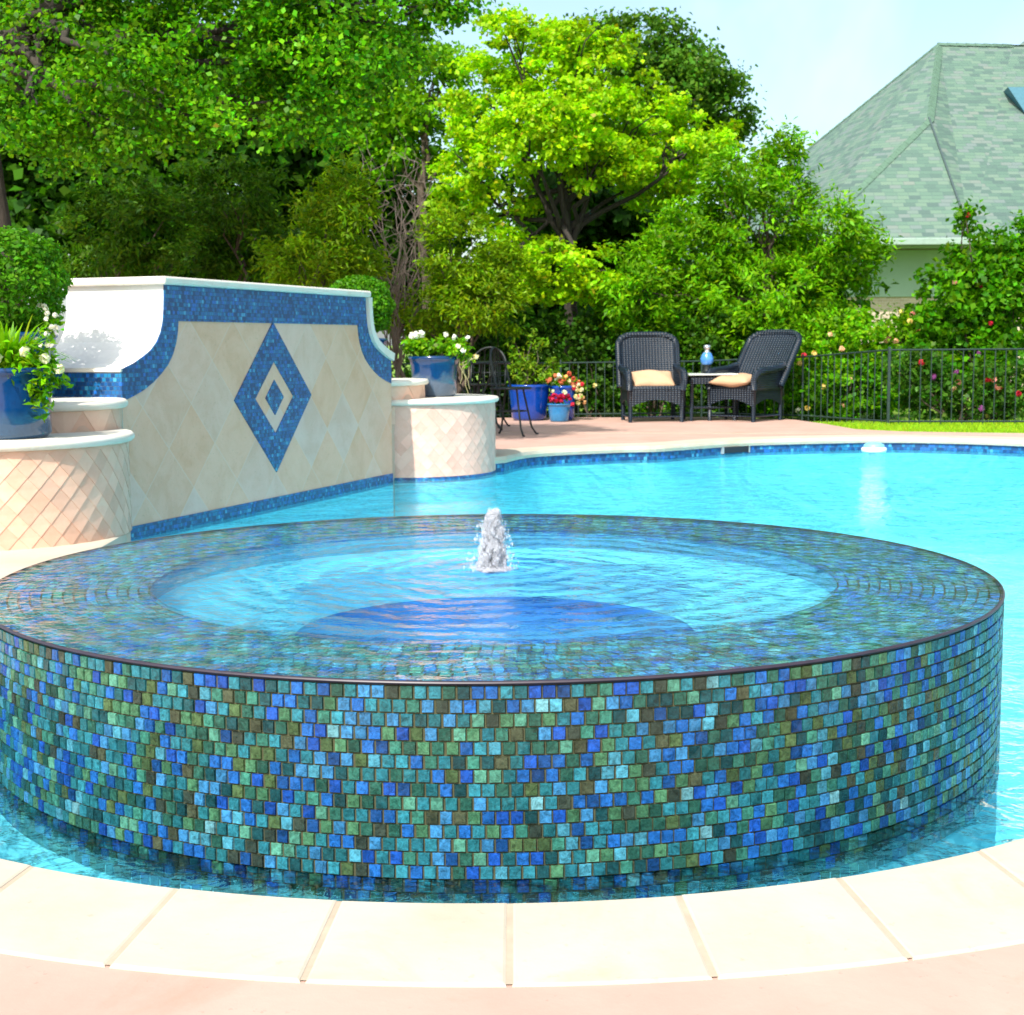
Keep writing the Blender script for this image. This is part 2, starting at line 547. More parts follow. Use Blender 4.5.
area = sum(path[i].x * path[(i + 1) % NP].y - path[(i + 1) % NP].x * path[i].y for i in range(NP))
SIDE = 1 if area > 0 else -1        # outward

# pool shell
ln = [0]
for i in range(NP): ln.append(ln[-1] + (path[(i + 1) % NP] - path[i]).length)
ZF = -1.15
vs = [(p.x, p.y, -.045) for p in path] + [(p.x, p.y, -.145) for p in path] + [(p.x, p.y, ZF) for p in path]
fs = []
for i in range(NP):
    j = (i + 1) % NP
    fs += [(i, j, NP + j, NP + i), (NP + i, NP + j, 2 * NP + j, 2 * NP + i)]
tri = tessellate_polygon([[p for p in path]])
fs += [tuple(2 * NP + k for k in t) for t in tri]
uv = [(ln[i], -.045) for i in range(NP)] + [(ln[i], -.145) for i in range(NP)] + [(0, 0)] * NP
pool = pyobj('pool_basin', vs, fs, [M_BAND, M_POOL], uvs=uv)
for k, f_ in enumerate(pool.data.polygons):
    f_.material_index = 0 if (k < 2 * NP and k % 2 == 0) else 1
tag(pool, kind='structure')
# pool water
pw = pyobj('water', [(p.x, p.y, ZW) for p in path], [tuple(t) for t in tri], M_WATER)
for f_ in pw.data.polygons: pass
tag(pw, kind='structure')
bm = bmesh.new(); bm.from_mesh(pw.data); bmesh.ops.recalc_face_normals(bm, faces=bm.faces)
if sum(f_.normal.z for f_ in bm.faces) < 0: bmesh.ops.reverse_faces(bm, faces=bm.faces)
bm.to_mesh(pw.data); bm.free()

# deck with the pool cut out
deck_out = [(-9, -5), (9, -5), (10, 8), (8, 12.6), (5.6, 13.75), (4.7, 14.05), (3.9, 14.35), (3.5, 14.8), (3.4, 15.8), (3.25, 16.7), (2.4, 17.4), (.8, 17.55), (-2, 17.7), (-9, 17.9)]
hole = [offs(i, .10) for i in range(NP)]
outer = [Vector((x, y, 0)) for x, y in deck_out]
allp = outer + hole
t2 = tessellate_polygon([outer, hole])
vs = [(p.x, p.y, 0) for p in allp]
no = len(outer)
vs += [(p.x, p.y, -.12) for p in outer]
fs = [tuple(t) for t in t2] + [(i, (i + 1) % no, len(allp) + (i + 1) % no, len(allp) + i) for i in range(no)]
tag(pyobj('patio_deck', vs, fs, M_DECK), kind='structure')
# lawn out to the horizon
big = [Vector((1500 * math.cos(2 * PI * k / 24), 1500 * math.sin(2 * PI * k / 24), 0)) for k in range(24)]
hole2 = [offs(i, .3) for i in range(NP)]
t3 = tessellate_polygon([big, hole2])
tag(pyobj('lawn_ground', [(p.x, p.y, -.05) for p in big + hole2], [tuple(t) for t in t3], M_LAWN), kind='structure')

# coping: near arc as separate stones over a mortar bed, the rest as one run
CW = .535; CT = .05


def near_pt(r_, t): return Vector((SPA.x + r_ * math.sin(t), SPA.y - r_ * math.cos(t), 0))


def outer_pt(x, d=0):
    """outer edge of the coping: a wider circle set back a little"""
    a = math.asin(max(-1, min(1, (x + .018) / 2.25)))
    return Vector((-.018 + (2.25 + d) * math.sin(a), 4.18 - (2.25 + d) * math.cos(a), 0))


bm = bmesh.new()
ks = [math.asin((.272 * k + .050 - .008) / (RC - .015)) for k in range(-6, 6)]
gap = .003
for a, b in zip(ks[:-1], ks[1:]):
    sub = 6
    ins, outs = [], []
    for s in range(sub + 1):
        t = a + gap / 1.73 + (b - a - 2 * gap / 1.73) * s / sub
        ins.append(near_pt(RC - .015, t)); xx = near_pt(RC - .015, t).x; outs.append(outer_pt(xx * 1.06))
    n = sub + 1
    dz = random.uniform(-.0012, .0012)
    top = [bm.verts.new((p.x, p.y, .005 + dz)) for p in ins] + [bm.verts.new((p.x, p.y, .005 + dz)) for p in outs]
    bot = [bm.verts.new((p.x, p.y, -CT)) for p in ins] + [bm.verts.new((p.x, p.y, -CT)) for p in outs]
    fcs = []
    for s in range(sub):
        fcs.append(bm.faces.new((top[s], top[n + s], top[n + s + 1], top[s + 1])))
        bm.faces.new((bot[s], bot[s + 1], bot[n + s + 1], bot[n + s]))
        bm.faces.new((top[s], top[s + 1], bot[s + 1], bot[s]))
        bm.faces.new((top[n + s + 1], top[n + s], bot[n + s], bot[n + s + 1]))
    bm.faces.new((top[0], bot[0], bot[n], top[n])); bm.faces.new((top[sub], top[n + sub], bot[n + sub], bot[sub]))
bmesh.ops.recalc_face_normals(bm, faces=bm.faces)
es = [e for e in bm.edges if len(e.link_faces) == 2 and e.calc_face_angle(0) > .6 and all(v.co.z > -.01 for v in e.verts)]
bmesh.ops.bevel(bm, geom=es, offset=.006, segments=2, affect='EDGES', profile=.5)
tag(obj('pool_coping', bm, M_COPE), kind='structure')
# mortar bed under the stones
vs = []; fs = []
for s in range(61):
    t = R(-66 + 132 * s / 60)
    p = near_pt(RC - .012, t); q = outer_pt(p.x * 1.06, -.004)
    vs += [(p.x, p.y, .0025), (q.x, q.y, .0025)]
    if s: fs.append((2 * s - 2, 2 * s - 1, 2 * s + 1, 2 * s))
tag(pyobj('coping_mortar', vs, fs, M_MORTAR), kind='structure')
# far coping run
def coping_run(i0, i1, width, name):
    vs = []; fs = []
    prof = [(-.02, -CT), (-.028, -CT * .5), (-.022, 0.002), (-.008, .006), (width, .006), (width, -CT)]
    m_ = len(prof)
    for n_, i in enumerate(range(i0, i1)):
        for d, z in prof:
            p = offs(i % NP, d); vs.append((p.x, p.y, z))
        if n_:
            for k in range(m_ - 1):
                a = (n_ - 1) * m_ + k
                fs.append((a, a + 1, a + m_ + 1, a + m_))
    o = pyobj(name, vs, fs, M_COPE, smooth=False)
    return tag(o, kind='structure')
coping_run(i_far - 2, NP - 2, .30, 'pool_coping')
coping_run(i_near_end - 9, i_near_end + 4, .42, 'pool_coping')
# saw joints of the deck
bm = bmesh.new()
box(bm, (.112, .8, .0015), (.010, 1.95, .004)); 
box(bm, (1.2, 14.4, .0015), (7.5, .012, .004), R(-9))
box(bm, (-1.0, 14.0, .0015), (.012, 6, .004))
tag(obj('deck_joint', bm, M_MORTAR), kind='structure')

# skimmer slot in the far tile band
sk = thing('pool_skimmer', 'dark skimmer slot in the far blue tile line of the pool', 'skimmer', (2.02, 13.165, -.08))
M_DARK = simple('dark_slot', (.008, .012, .02), .6)
bm = bmesh.new(); box(bm, (0, 0, 0), (.30, .05, .055), R(35), .004); obj('opening', bm, M_DARK, sk)
M_GREYP = simple('grey_plastic', (.25, .3, .33), .4)
for s in (-1, 1):
    bm = bmesh.new(); box(bm, (s * .160 * math.cos(R(35)), s * .160 * math.sin(R(35)), 0), (.012, .056, .06), R(35)); obj('jamb', bm, M_GREYP, sk)

# ------------------------------------------------------------------ spa
PAL = [((30, 80, 205), 9), ((40, 110, 215), 13), ((25, 65, 150), 5), ((75, 150, 220), 10), ((95, 180, 215), 5), ((60, 150, 175), 13),
       ((45, 120, 135), 12), ((70, 140, 120), 8), ((90, 140, 95), 7), ((50, 95, 75), 11), ((95, 112, 50), 6), ((92, 82, 42), 3), ((66, 56, 30), 3),
       ((110, 180, 155), 4), ((140, 205, 225), 1.2), ((30, 72, 80), 8)]
MEANC = S(48, 112, 122)
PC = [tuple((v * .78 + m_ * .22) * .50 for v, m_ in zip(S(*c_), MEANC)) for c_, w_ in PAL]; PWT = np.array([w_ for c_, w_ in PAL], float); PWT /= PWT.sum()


def tile_mesh(name, quads, parent, h=.0016, cols=None):
    """quads: list of (4 corner points, normal); each becomes a small raised chip"""
    vs, fs, cl = [], [], []
    for qi, (q, n) in enumerate(quads):
        c_ = sum(q, Vector()) / 4
        b = len(vs)
        jt = [random.uniform(-.0010, .0010) for _ in range(4)]
        vs += [p - n * .003 for p in q]
        vs += [c_ + (p - c_) * .90 + n * (h + jt[k]) for k, p in enumerate(q)]
        fs += [(b + 4, b + 5, b + 6, b + 7)] + [(b + k, b + (k + 1) % 4, b + 4 + (k + 1) % 4, b + 4 + k) for k in range(4)]
        col = cols[qi]
        cl += [(*col, 1)] * 8
    return pyobj(name, vs, fs, M_MOSAIC, parent, cols=cl)


def pick(n):
    idx = rng.choice(len(PC), n, p=PWT)
    v = rng.uniform(.72, 1.25, n)
    return [tuple(min(1, x * v[i]) for x in PC[k]) for i, k in enumerate(idx)]


spa = thing('spa', 'round raised spa clad in blue and green glass mosaic standing in the pool', 'spa', (SPA.x, SPA.y, 0))
PT = .0266
# wall body behind chips
bm = bmesh.new()
lathe(bm, [(RO - .003, -.176), (RO - .003, ZR - .012)], 160)
obj('wall_backing', bm, M_GROUT, spa, True)
bm = bmesh.new(); lathe(bm, [(RO - .001, ZF - .05), (RO - .001, -.176)], 120)
obj('plaster_base', bm, M_POOL, spa, True)
nt_ = int(round(2 * PI * RO / PT)); quads = []
cw = 2 * PI / nt_; hw = cw * .5 - .0013 / RO
z0 = ZR - .014
for row in range(17):
    off = (row % 2) * .5 + random.uniform(-.12, .12)
    zt = z0 - row * PT
    for k in range(nt_):
        a = (k + off) * cw + random.uniform(-.03, .03) * cw
        q = []
        hw2 = hw * random.uniform(.95, 1.0)
        for da, z in ((-hw2, zt - PT + .0028), (hw2, zt - PT + .0028), (hw2, zt), (-hw2, zt)):
            q.append(Vector((RO * math.cos(a + da), RO * math.sin(a + da), z)))
        quads.append((q, Vector((math.cos(a), math.sin(a), 0))))
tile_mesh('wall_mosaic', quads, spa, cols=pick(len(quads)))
# rim: dips gently towards the basin, wet
def rimz(r_): return ZR - .010 - .007 * (RO - r_) / (RO - RI)
bm = bmesh.new()
lathe(bm, [(RO - .002, rimz(RO) - .004), (RI, rimz(RI) - .004)], 160)
obj('rim_backing', bm, M_GROUT, spa, True)
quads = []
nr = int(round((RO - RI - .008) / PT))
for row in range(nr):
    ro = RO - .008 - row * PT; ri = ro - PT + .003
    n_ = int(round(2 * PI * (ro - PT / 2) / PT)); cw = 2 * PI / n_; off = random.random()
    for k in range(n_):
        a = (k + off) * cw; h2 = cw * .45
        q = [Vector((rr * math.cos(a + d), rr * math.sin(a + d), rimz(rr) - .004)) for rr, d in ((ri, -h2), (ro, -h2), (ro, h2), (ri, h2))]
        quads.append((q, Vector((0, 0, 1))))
tile_mesh('rim_mosaic', quads, spa, cols=[tuple(min(.9, (v * .78 + g_ * .22) * 3.2) for v, g_ in zip(c_, (.045, .105, .125))) for c_ in pick(len(quads))])  # same chips as the wall, colours lifted to stand in for sunlight
# dark trim ring on the outer edge
bm = bmesh.new()
pr = []
for k in range(10):
    a = 2 * PI * k / 9
    pr.append((RO - .001 + .0048 * math.cos(a), ZR - .008 + .0045 * math.sin(a)))
lathe(bm, pr, 200)
obj('edge_trim', bm, M_TRIM, spa, True)
# basin: bench and footwell
ZB, ZD, RB = .125, -.22, .55
bm = bmesh.new()
lathe(bm, [(RI, rimz(RI) - .045), (RI - .01, ZB + .05), (RI - .06, ZB), (RB + .03, ZB), (RB, ZB - .03)], 120)
obj('bench_basin', bm, M_SPAPL, spa, True)
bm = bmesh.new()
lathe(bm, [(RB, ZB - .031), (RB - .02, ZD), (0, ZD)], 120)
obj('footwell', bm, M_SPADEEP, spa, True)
bm = bmesh.new(); lathe(bm, [(RI, rimz(RI) - .003), (RI - .003, rimz(RI) - .065)], 120)
me_uv = obj('basin_tile_band', bm, small_mosaic('basin_mosaic', False, .021, [(0, (.004, .06, .24)), (.3, (.008, .10, .36)), (.55, (.015, .16, .36)), (.8, (.006, .08, .42))]), spa, True)
# water of the spa, brimming over the rim
bm = bmesh.new()
rings = [0.0] + [RO * k / 24 for k in range(1, 25)]
lathe(bm, [(rr, 0) for rr in rings], 96)
bmesh.ops.recalc_face_normals(bm, faces=bm.faces)
if sum(f_.normal.z for f_ in bm.faces) < 0: bmesh.ops.reverse_faces(bm, faces=bm.faces)
sw = obj('spa_water', bm, M_SPAWATER); sw.location = (SPA.x, SPA.y, ZR - .0035)
tag(sw, kind='structure')

# fountain jet
def froth():
    m, nt, b = mat('frothy_water')
    b.inputs['Base Color'].default_value = (.86, .88, .96, 1); b.inputs['Alpha'].default_value = .20
    b.inputs['Roughness'].default_value = .12; b.inputs['Transmission Weight'].default_value = .35; b.inputs['IOR'].default_value = 1.2
    f = noise(nt, coords(nt), 55, 4, .7)
    nt.links.new(bump(nt, f, .6, .01), b.inputs['Normal'])
    return m


M_FROTH = froth()
jet = thing('fountain_jet', 'frothy white water jet bubbling up from the middle of the spa', 'fountain', (SPA.x - .005, SPA.y, ZR))
JR = random.Random(5)
bm = bmesh.new()
for i in range(300):                     # overlapping water lobes rising in a plume
    h = JR.random() ** 1.15
    sp_r = (.028 * (1 - h) ** .8 + .014) * JR.uniform(.2, 1.0)
    a = JR.uniform(0, 2 * PI)
    rad = (.012 - .004 * h) * JR.uniform(.5, 1.15)
    g = bmesh.ops.create_icosphere(bm, subdivisions=2, radius=rad)
    st = JR.uniform(1.2, 2.4)
    lean = .018 * h
    mt = Matrix.Translation((sp_r * math.cos(a) + lean * .3, sp_r * math.sin(a), .155 * h + .004)) @ Matrix.Rotation(JR.uniform(-.5, .5), 4, 'X') @ Matrix.Rotation(JR.uniform(-.5, .5), 4, 'Y') @ Matrix.Diagonal((1, 1, st, 1))
    bmesh.ops.transform(bm, matrix=mt, verts=g['verts'])
    for v in g['verts']:
        v.co += Vector((JR.uniform(-1, 1), JR.uniform(-1, 1), JR.uniform(-1, 1))) * .0022
obj('plume', bm, M_FROTH, jet, True)
bm = bmesh.new()
for i in range(520):
    h = JR.random()
    rr = JR.uniform(.01, .07) * (1.15 - .55 * h)
    a = JR.uniform(0, 2 * PI)
    g = bmesh.ops.create_icosphere(bm, subdivisions=1, radius=JR.uniform(.0015, .005))
    bmesh.ops.transform(bm, matrix=Matrix.Translation((rr * math.cos(a), rr * math.sin(a), .002 + .16 * h * (1 - rr * 5))) @ Matrix.Diagonal((1, 1, JR.uniform(.8, 2), 1)), verts=g['verts'])
tag(obj('spray', bm, M_FROTH, jet, True), kind='stuff')
bm = bmesh.new()
for i in range(45):                    # collar of churned water where it falls back
    a = JR.uniform(0, 2 * PI); rr = JR.uniform(.02, .06)
    g = bmesh.ops.create_icosphere(bm, subdivisions=2, radius=JR.uniform(.006, .016) * (1.3 - rr * 6))
    bmesh.ops.transform(bm, matrix=Matrix.Translation((rr * math.cos(a), rr * math.sin(a), .001)) @ Matrix.Diagonal((1.4, 1.4, .55, 1)), verts=g['verts'])
obj('churn', bm, M_FROTH, jet, True)

# ------------------------------------------------------------------ water feature wall
wall = thing('water_feature_wall', 'stone garden wall with scooped shoulders, blue mosaic border and diamond emblem', 'wall', (WA.x, WA.y, 0), WRZ)
UC = 1.60; TH = .62; ZT = 1.215
half_top, half_sh, z_sh = 1.25, 1.66, .77


def scoop(h0, h1, zt, zs, n=14):
    """concave quarter curve from (h0, zt) down to (h1, zs)"""
    pts = []
    for k in range(n + 1):
        a = PI / 2 * k / n
        pts.append((h1 - (h1 - h0) * math.cos(a) ** 1.0 if True else 0, zt - (zt - zs) * math.sin(a)))
    return pts


# from the photo: nearly straight down first, then curling outwards
sc_pts = [(1.25, 1.215), (1.252, 1.15), (1.258, 1.085), (1.27, 1.02), (1.295, .96), (1.335, .91), (1.39, .868), (1.46, .835), (1.55, .80), (1.66, .77)]
in_pts = [(1.12, 1.022), (1.13, .96), (1.15, .90), (1.185, .84), (1.235, .785), (1.30, .74), (1.38, .695), (1.46, .66), (1.55, .632), (1.655, .605)]
prof = [(UC + h, z) for h, z in sc_pts] + [(UC + half_sh, -1.0), (UC - half_sh, -1.0)] + [(UC - h, z) for h, z in reversed(sc_pts)]
n_ = len(prof)
vs = [(u, 0, z) for u, z in prof] + [(u, TH, z) for u, z in prof]
fs = [tuple(range(n_)), tuple(reversed(range(n_, 2 * n_)))] + [(i, n_ + i, n_ + (i + 1) % n_, (i + 1) % n_) for i in range(n_)]
body = pyobj('wall_body', vs, fs, [M_TRAV, M_PLASTER], wall)
for k, f_ in enumerate(body.data.polygons): f_.material_index = 0 if k == 0 else 1
bm = bmesh.new(); bm.from_mesh(body.data); bmesh.ops.recalc_face_normals(bm, faces=bm.faces); bm.to_mesh(body.data); bm.free()


def plate(name, outline_pairs, m, parent, y0=-.006, closed=False):
    """strip between two polylines of (u, z), standing proud of the wall"""
    a, b = outline_pairs
    n = len(a); vs = []; fs = []
    for (u, z), (u2, z2) in zip(a, b):
        vs += [(u, y0, z), (u2, y0, z2), (u, .02, z), (u2, .02, z2)]
    rng_ = range(n if closed else n - 1)
    for i in rng_:
        p, q = 4 * i, 4 * ((i + 1) % n)
        fs += [(p, p + 1, q + 1, q), (p, q, q + 2, p + 2), (p + 1, p + 3, q + 3, q + 1)]
    if not closed:
        fs += [(0, 2, 3, 1), (4 * n - 4, 4 * n - 3, 4 * n - 1, 4 * n - 2)]
    o = pyobj(name, vs, fs, m, parent)
    bm = bmesh.new(); bm.from_mesh(o.data); bmesh.ops.recalc_face_normals(bm, faces=bm.faces); bm.to_mesh(o.data); bm.free()
    return o


shr = lambda pts: [(h - .002, z) for h, z in pts]
A_ = [(UC - h, z) for h, z in reversed(shr(sc_pts))] + [(UC + h, z) for h, z in shr(sc_pts)]
B_ = [(UC - h, z) for h, z in reversed(in_pts)] + [(UC + h, z) for h, z in in_pts]
plate('mosaic_border', (A_, B_), M_BLUE, wall)
# end strip of mosaic beneath the near shoulder
bm = bmesh.new(); box(bm, (UC - half_sh - .002, TH / 2 - .008, .675), (.012, TH - .004, .155)); obj('mosaic_end', bm, M_BLUE, wall)
bm = bmesh.new(); box(bm, (UC - half_sh + .05, TH / 2, .765), (.13, TH + .01, .022), 0, .004); obj('shoulder_lip', bm, M_CAP, wall)
# diamond emblem
def dia(hw_, hh_): return [(1.53, .566 + hh_), (1.53 + hw_, .566), (1.53, .566 - hh_), (1.53 - hw_, .566)]
em = plate('diamond_emblem', (dia(.482, .463), dia(.24, .222)), M_BLUE, wall, closed=True)
pts = dia(.112, .108)
o = pyobj('emblem_core', [(u, -.006, z) for u, z in pts] + [(u, .02, z) for u, z in pts], [(0, 1, 2, 3)] + [(i, 4 + i, 4 + (i + 1) % 4, (i + 1) % 4) for i in range(4)], M_BLUE, em)
bm = bmesh.new(); bm.from_mesh(o.data); bmesh.ops.recalc_face_normals(bm, faces=bm.faces); bm.to_mesh(o.data); bm.free()
# waterline mosaic on the wall foot
plate('waterline_band', ([(UC - half_sh, -.140), (UC + half_sh, -.140)], [(UC - half_sh, -.052), (UC + half_sh, -.052)]), M_BLUE, wall, -.005)
plate('plaster_foot', ([(UC - half_sh, -1.0), (UC + half_sh, -1.0)], [(UC - half_sh, -.141), (UC + half_sh, -.141)]), M_POOL, wall, -.004)
# top coping
bm = bmesh.new(); box(bm, (UC, TH / 2, ZT + .022), (2 * half_top + .07, TH + .07, .044), 0, .012)
obj('top_coping', bm, M_CAP, wall)
# coping slab down the far scoop
vs = []; fs = []
pts = sc_pts
for k, (h, z) in enumerate(pts):
    a = Vector((pts[max(k - 1, 0)][0], pts[max(k - 1, 0)][1], 0)); b = Vector((pts[min(k + 1, len(pts) - 1)][0], pts[min(k + 1, len(pts) - 1)][1], 0))
    t = (b - a).normalized(); nrm = Vector((-t.y, t.x, 0))
    for d, yy in ((0.0, -.03), (.055, -.03), (.055, TH + .02), (0.0, TH + .02)):
        vs.append((UC + h + nrm.x * d, yy, z + nrm.y * d - (.001 if k == 0 else 0)))
    if k:
        for j in range(4): fs.append((4 * k - 4 + j, 4 * k - 4 + (j + 1) % 4, 4 * k + (j + 1) % 4, 4 * k + j))
fs += [(0, 3, 2, 1), tuple(4 * (len(pts) - 1) + j for j in range(4))]
o = pyobj('shoulder_coping', vs, fs, M_CAP, wall)
bm = bmesh.new(); bm.from_mesh(o.data); bmesh.ops.recalc_face_normals(bm, faces=bm.faces); bm.to_mesh(o.data); bm.free()


# ------------------------------------------------------------------ round planter pedestals
def scale_quads(r_, z0_, z1_, w_, h_, rise, i_=0):
    quads = []; cols = []
    n = int(round(2 * PI * r_ / w_)); cw_ = 2 * PI / n
    rows = int((z1_ - z0_) / (h_ / 2)) + 2
    vs, fs, cl = [], [], []
    for row in range(rows):
        zc = z0_ + row * h_ / 2
        for k in range(n):
            a = (k + .5 * (row % 2)) * cw_
            cs = []
            for da, dz, e in ((-.497, 0, rise * .5), (0, -.497, rise), (.497, 0, rise * .5), (0, .497, .0006)):
                z = min(max(zc + dz * h_, z0_), z1_)
                cs.append((a + da * cw_, z, e))
            if max(c_[1] for c_ in cs) - min(c_[1] for c_ in cs) < 1e-4: continue
            b = len(vs)
            vs += [((r_ - .002) * math.cos(x), (r_ - .002) * math.sin(x), z) for x, z, e in cs]
            vs += [((r_ + e) * math.cos(x), (r_ + e) * math.sin(x), z) for x, z, e in cs]
            fs += [(b + 4, b + 5, b + 6, b + 7)] + [(b + j, b + (j + 1) % 4, b + 4 + (j + 1) % 4, b + 4 + j) for j in range(4)]
            v = random.uniform(.85, 1.1); g = random.uniform(-.03, .03)
            cl += [(min(1, .78 * v), (.48 + g) * v, ((.35 if i_ == 0 else .40) + g) * v, 1)] * 8
    return vs, fs, cl


def drum(i, low):
    (c_, r_) = (DRUM if low else TIER)[i]
    zt = .480 if low else .625
    where = ('left of the feature wall under the big blue pot', 'right of the feature wall at the pool edge')[i] if low else ('stepped up behind the near left pedestal, against the wall end', 'stepped up behind the right pedestal, beside the scooped wall end')[i]
    t = thing('planter_pedestal', ('wide low round stone pedestal ' if low else 'smaller taller round stone pedestal ') + where, 'pedestal', (c_.x, c_.y, 0), 0, 'round tiered pedestals')
    bm = bmesh.new(); lathe(bm, [(r_ - .004, -1.1), (r_ - .004, zt - .04)], 96)
    obj('body', bm, M_SCALE_PLAIN, t, True)
    if low:
        vs, fs, cl = scale_quads(r_, .002 if i == 0 else -.098, zt - .045, .098, .105, .0055 if i == 0 else .003, i)
    else:
        vs, fs, cl = scale_quads(r_, .3, zt - .045, .2, .28, .004)
    o = pyobj('stone_tiles', vs, fs, M_SCALE, t, cols=cl)
    bm = bmesh.new(); bm.from_mesh(o.data); bmesh.ops.recalc_face_normals(bm, faces=bm.faces); bm.to_mesh(o.data); bm.free()
    bm = bmesh.new()
    e = .032
    pr = [(r_ - .05, zt - .045)] + [(r_ + e - .022 + .022 * math.cos(a), zt - .022 + .022 * math.sin(a)) for a in [R(x) for x in (-90, -60, -30, 0, 30, 60, 90)]] + [(0, zt + .002)]
    lathe(bm, pr, 96)
    obj('cap', bm, M_CAP, t, True)
    if low and i == 1:
        bm = bmesh.new(); lathe(bm, [(r_ + .006, -.140), (r_ + .006, -.102), (r_, -.100)], 96)
        obj('waterline_band', bm, M_BLUE, t, True)
        bm = bmesh.new(); lathe(bm, [(r_ + .004, -1.12), (r_ + .004, -.141)], 96); obj('plaster_foot', bm, M_POOL, t, True)


M_SCALE_PLAIN = stone_mat('peach_backing', (.52, .34, .25), (.58, .39, .29), (.62, .43, .33), 4)
for k_ in (0, 1):
    drum(k_, True); drum(k_, False)


# ------------------------------------------------------------------ foliage
def leaf_cards(name, C, nrm, size, aspect, cols, m, parent, droop=None):
    """many small leaves: each a folded four-corner blade"""
    n = len(C)
    C = np.asarray(C, float)
    nrm = nrm / (np.linalg.norm(nrm, axis=1, keepdims=True) + 1e-9)
    d = rng.normal(size=(n, 3)) if droop is None else droop + .35 * rng.normal(size=(n, 3))
    t = d - nrm * (d * nrm).sum(1, keepdims=True); t /= (np.linalg.norm(t, axis=1, keepdims=True) + 1e-9)
    s = np.cross(nrm, t)
    size = np.broadcast_to(size, (n,))[:, None]
    wv = size * aspect
    fold = nrm * size * .12
    V = np.stack([C - t * size * .5, C + s * wv * .5 + fold - t * size * .05, C + t * size * .5, C - s * wv * .5 + fold - t * size * .05], 1).reshape(-1, 3)
    me = bpy.data.meshes.new(name)
    me.vertices.add(4 * n); me.vertices.foreach_set('co', V.astype(np.float32).ravel())
    me.loops.add(4 * n); me.loops.foreach_set('vertex_index', np.arange(4 * n, dtype=np.int32))
    me.polygons.add(n); me.polygons.foreach_set('loop_start', np.arange(0, 4 * n, 4, dtype=np.int32)); me.polygons.foreach_set('loop_total', np.full(n, 4, np.int32))
    me.update(calc_edges=True)
    a = me.color_attributes.new('Col', 'FLOAT_COLOR', 'POINT')
    cc = np.concatenate([np.repeat(cols, 4, 0), np.ones((4 * n, 1))], 1)
    a.data.foreach_set('color', cc.astype(np.float32).ravel())
    return link(name, me, m, parent)


def crown_points(blobs, dens, clump_r, per, flat=.7, shell=.6):
    """blobs: (centre, rx, ry, rz); returns leaf centres and outward directions, gathered in clumps"""
    P, O, TONE = [], [], []
    for c_, rx, ry, rz in blobs:
        areaish = (rx * ry + rx * rz + ry * rz) / 3
        k = max(4, int(dens * areaish))
        d = rng.normal(size=(k, 3)); d /= np.linalg.norm(d, axis=1, keepdims=True)
        rr = shell + (1.02 - shell) * rng.random((k, 1)) ** .6
        rr *= 1 + .11 * np.clip(rng.normal(size=(k, 1)), -2, 1.1)
        cc = np.array(c_) + d * rr * np.array([rx, ry, rz])
        for q, dd in zip(cc, d):
            tone = rng.uniform(.68, 1.28)
            m = int(per * rng.uniform(.5, 1.5))
            cr = clump_r * rng.uniform(.6, 1.35)
            P.append(q + rng.normal(size=(m, 3)) * np.array([cr, cr, cr * flat]) * .55)
            O.append(np.repeat(dd[None], m, 0)); TONE.append(np.full((m, 1), tone))
    global LAST_TONE
    LAST_TONE = np.concatenate(TONE)
    return np.concatenate(P), np.concatenate(O)


LAST_TONE = None


def leaf_cols(n, c1, c2, hue=.12, warm=None):
    t = rng.random((n, 1)) ** 1.2
    c_ = np.array(c1) * (1 - t) + np.array(c2) * t
    c_ *= 1 + hue * rng.normal(size=(n, 3))
    if LAST_TONE is not None and len(LAST_TONE) == n: c_ *= LAST_TONE
    if warm is not None:
        k = rng.random(n) < warm[0]
        c_[k] = np.array(warm[1]) * (1 + .2 * rng.normal(size=(k.sum(), 1)))
    return np.clip(c_, .002, .9)


def blobs_at(lst, Y, loc, dj=.5):
    out = []
    for b in lst:
        x, y, rx, ry = b[:4]
        YY = Y + (b[4] if len(b) > 4 else rng.uniform(-dj, dj))
        c_ = at(x, y, YY) - Vector(loc)
        out.append((c_, rx * YY / F, (rx + ry) / 2 * YY / F * .9, ry * YY / F))
    return out


GREEN = dict(bright=((.23, .47, .002), (.46, .70, .006)), mid=((.035, .16, .002), (.14, .38, .004)), dark=((.016, .065, .002), (.05, .15, .004)),
             olive=((.11, .24, .003), (.28, .44, .006)), fresh=((.085, .27, .002), (.23, .48, .005)))


def branch(a, b, r0, r1, n=6, wob=.06):
    a, b = Vector(a), Vector(b); L = (b - a).length
    pts = [a.lerp(b, k / n) + (Vector((random.uniform(-1, 1), random.uniform(-1, 1), random.uniform(-.5, .5))) * wob * L * (0 if k in (0, n) else 1)) for k in range(n + 1)]
    return pts, [r0 + (r1 - r0) * k / n for k in range(n + 1)]


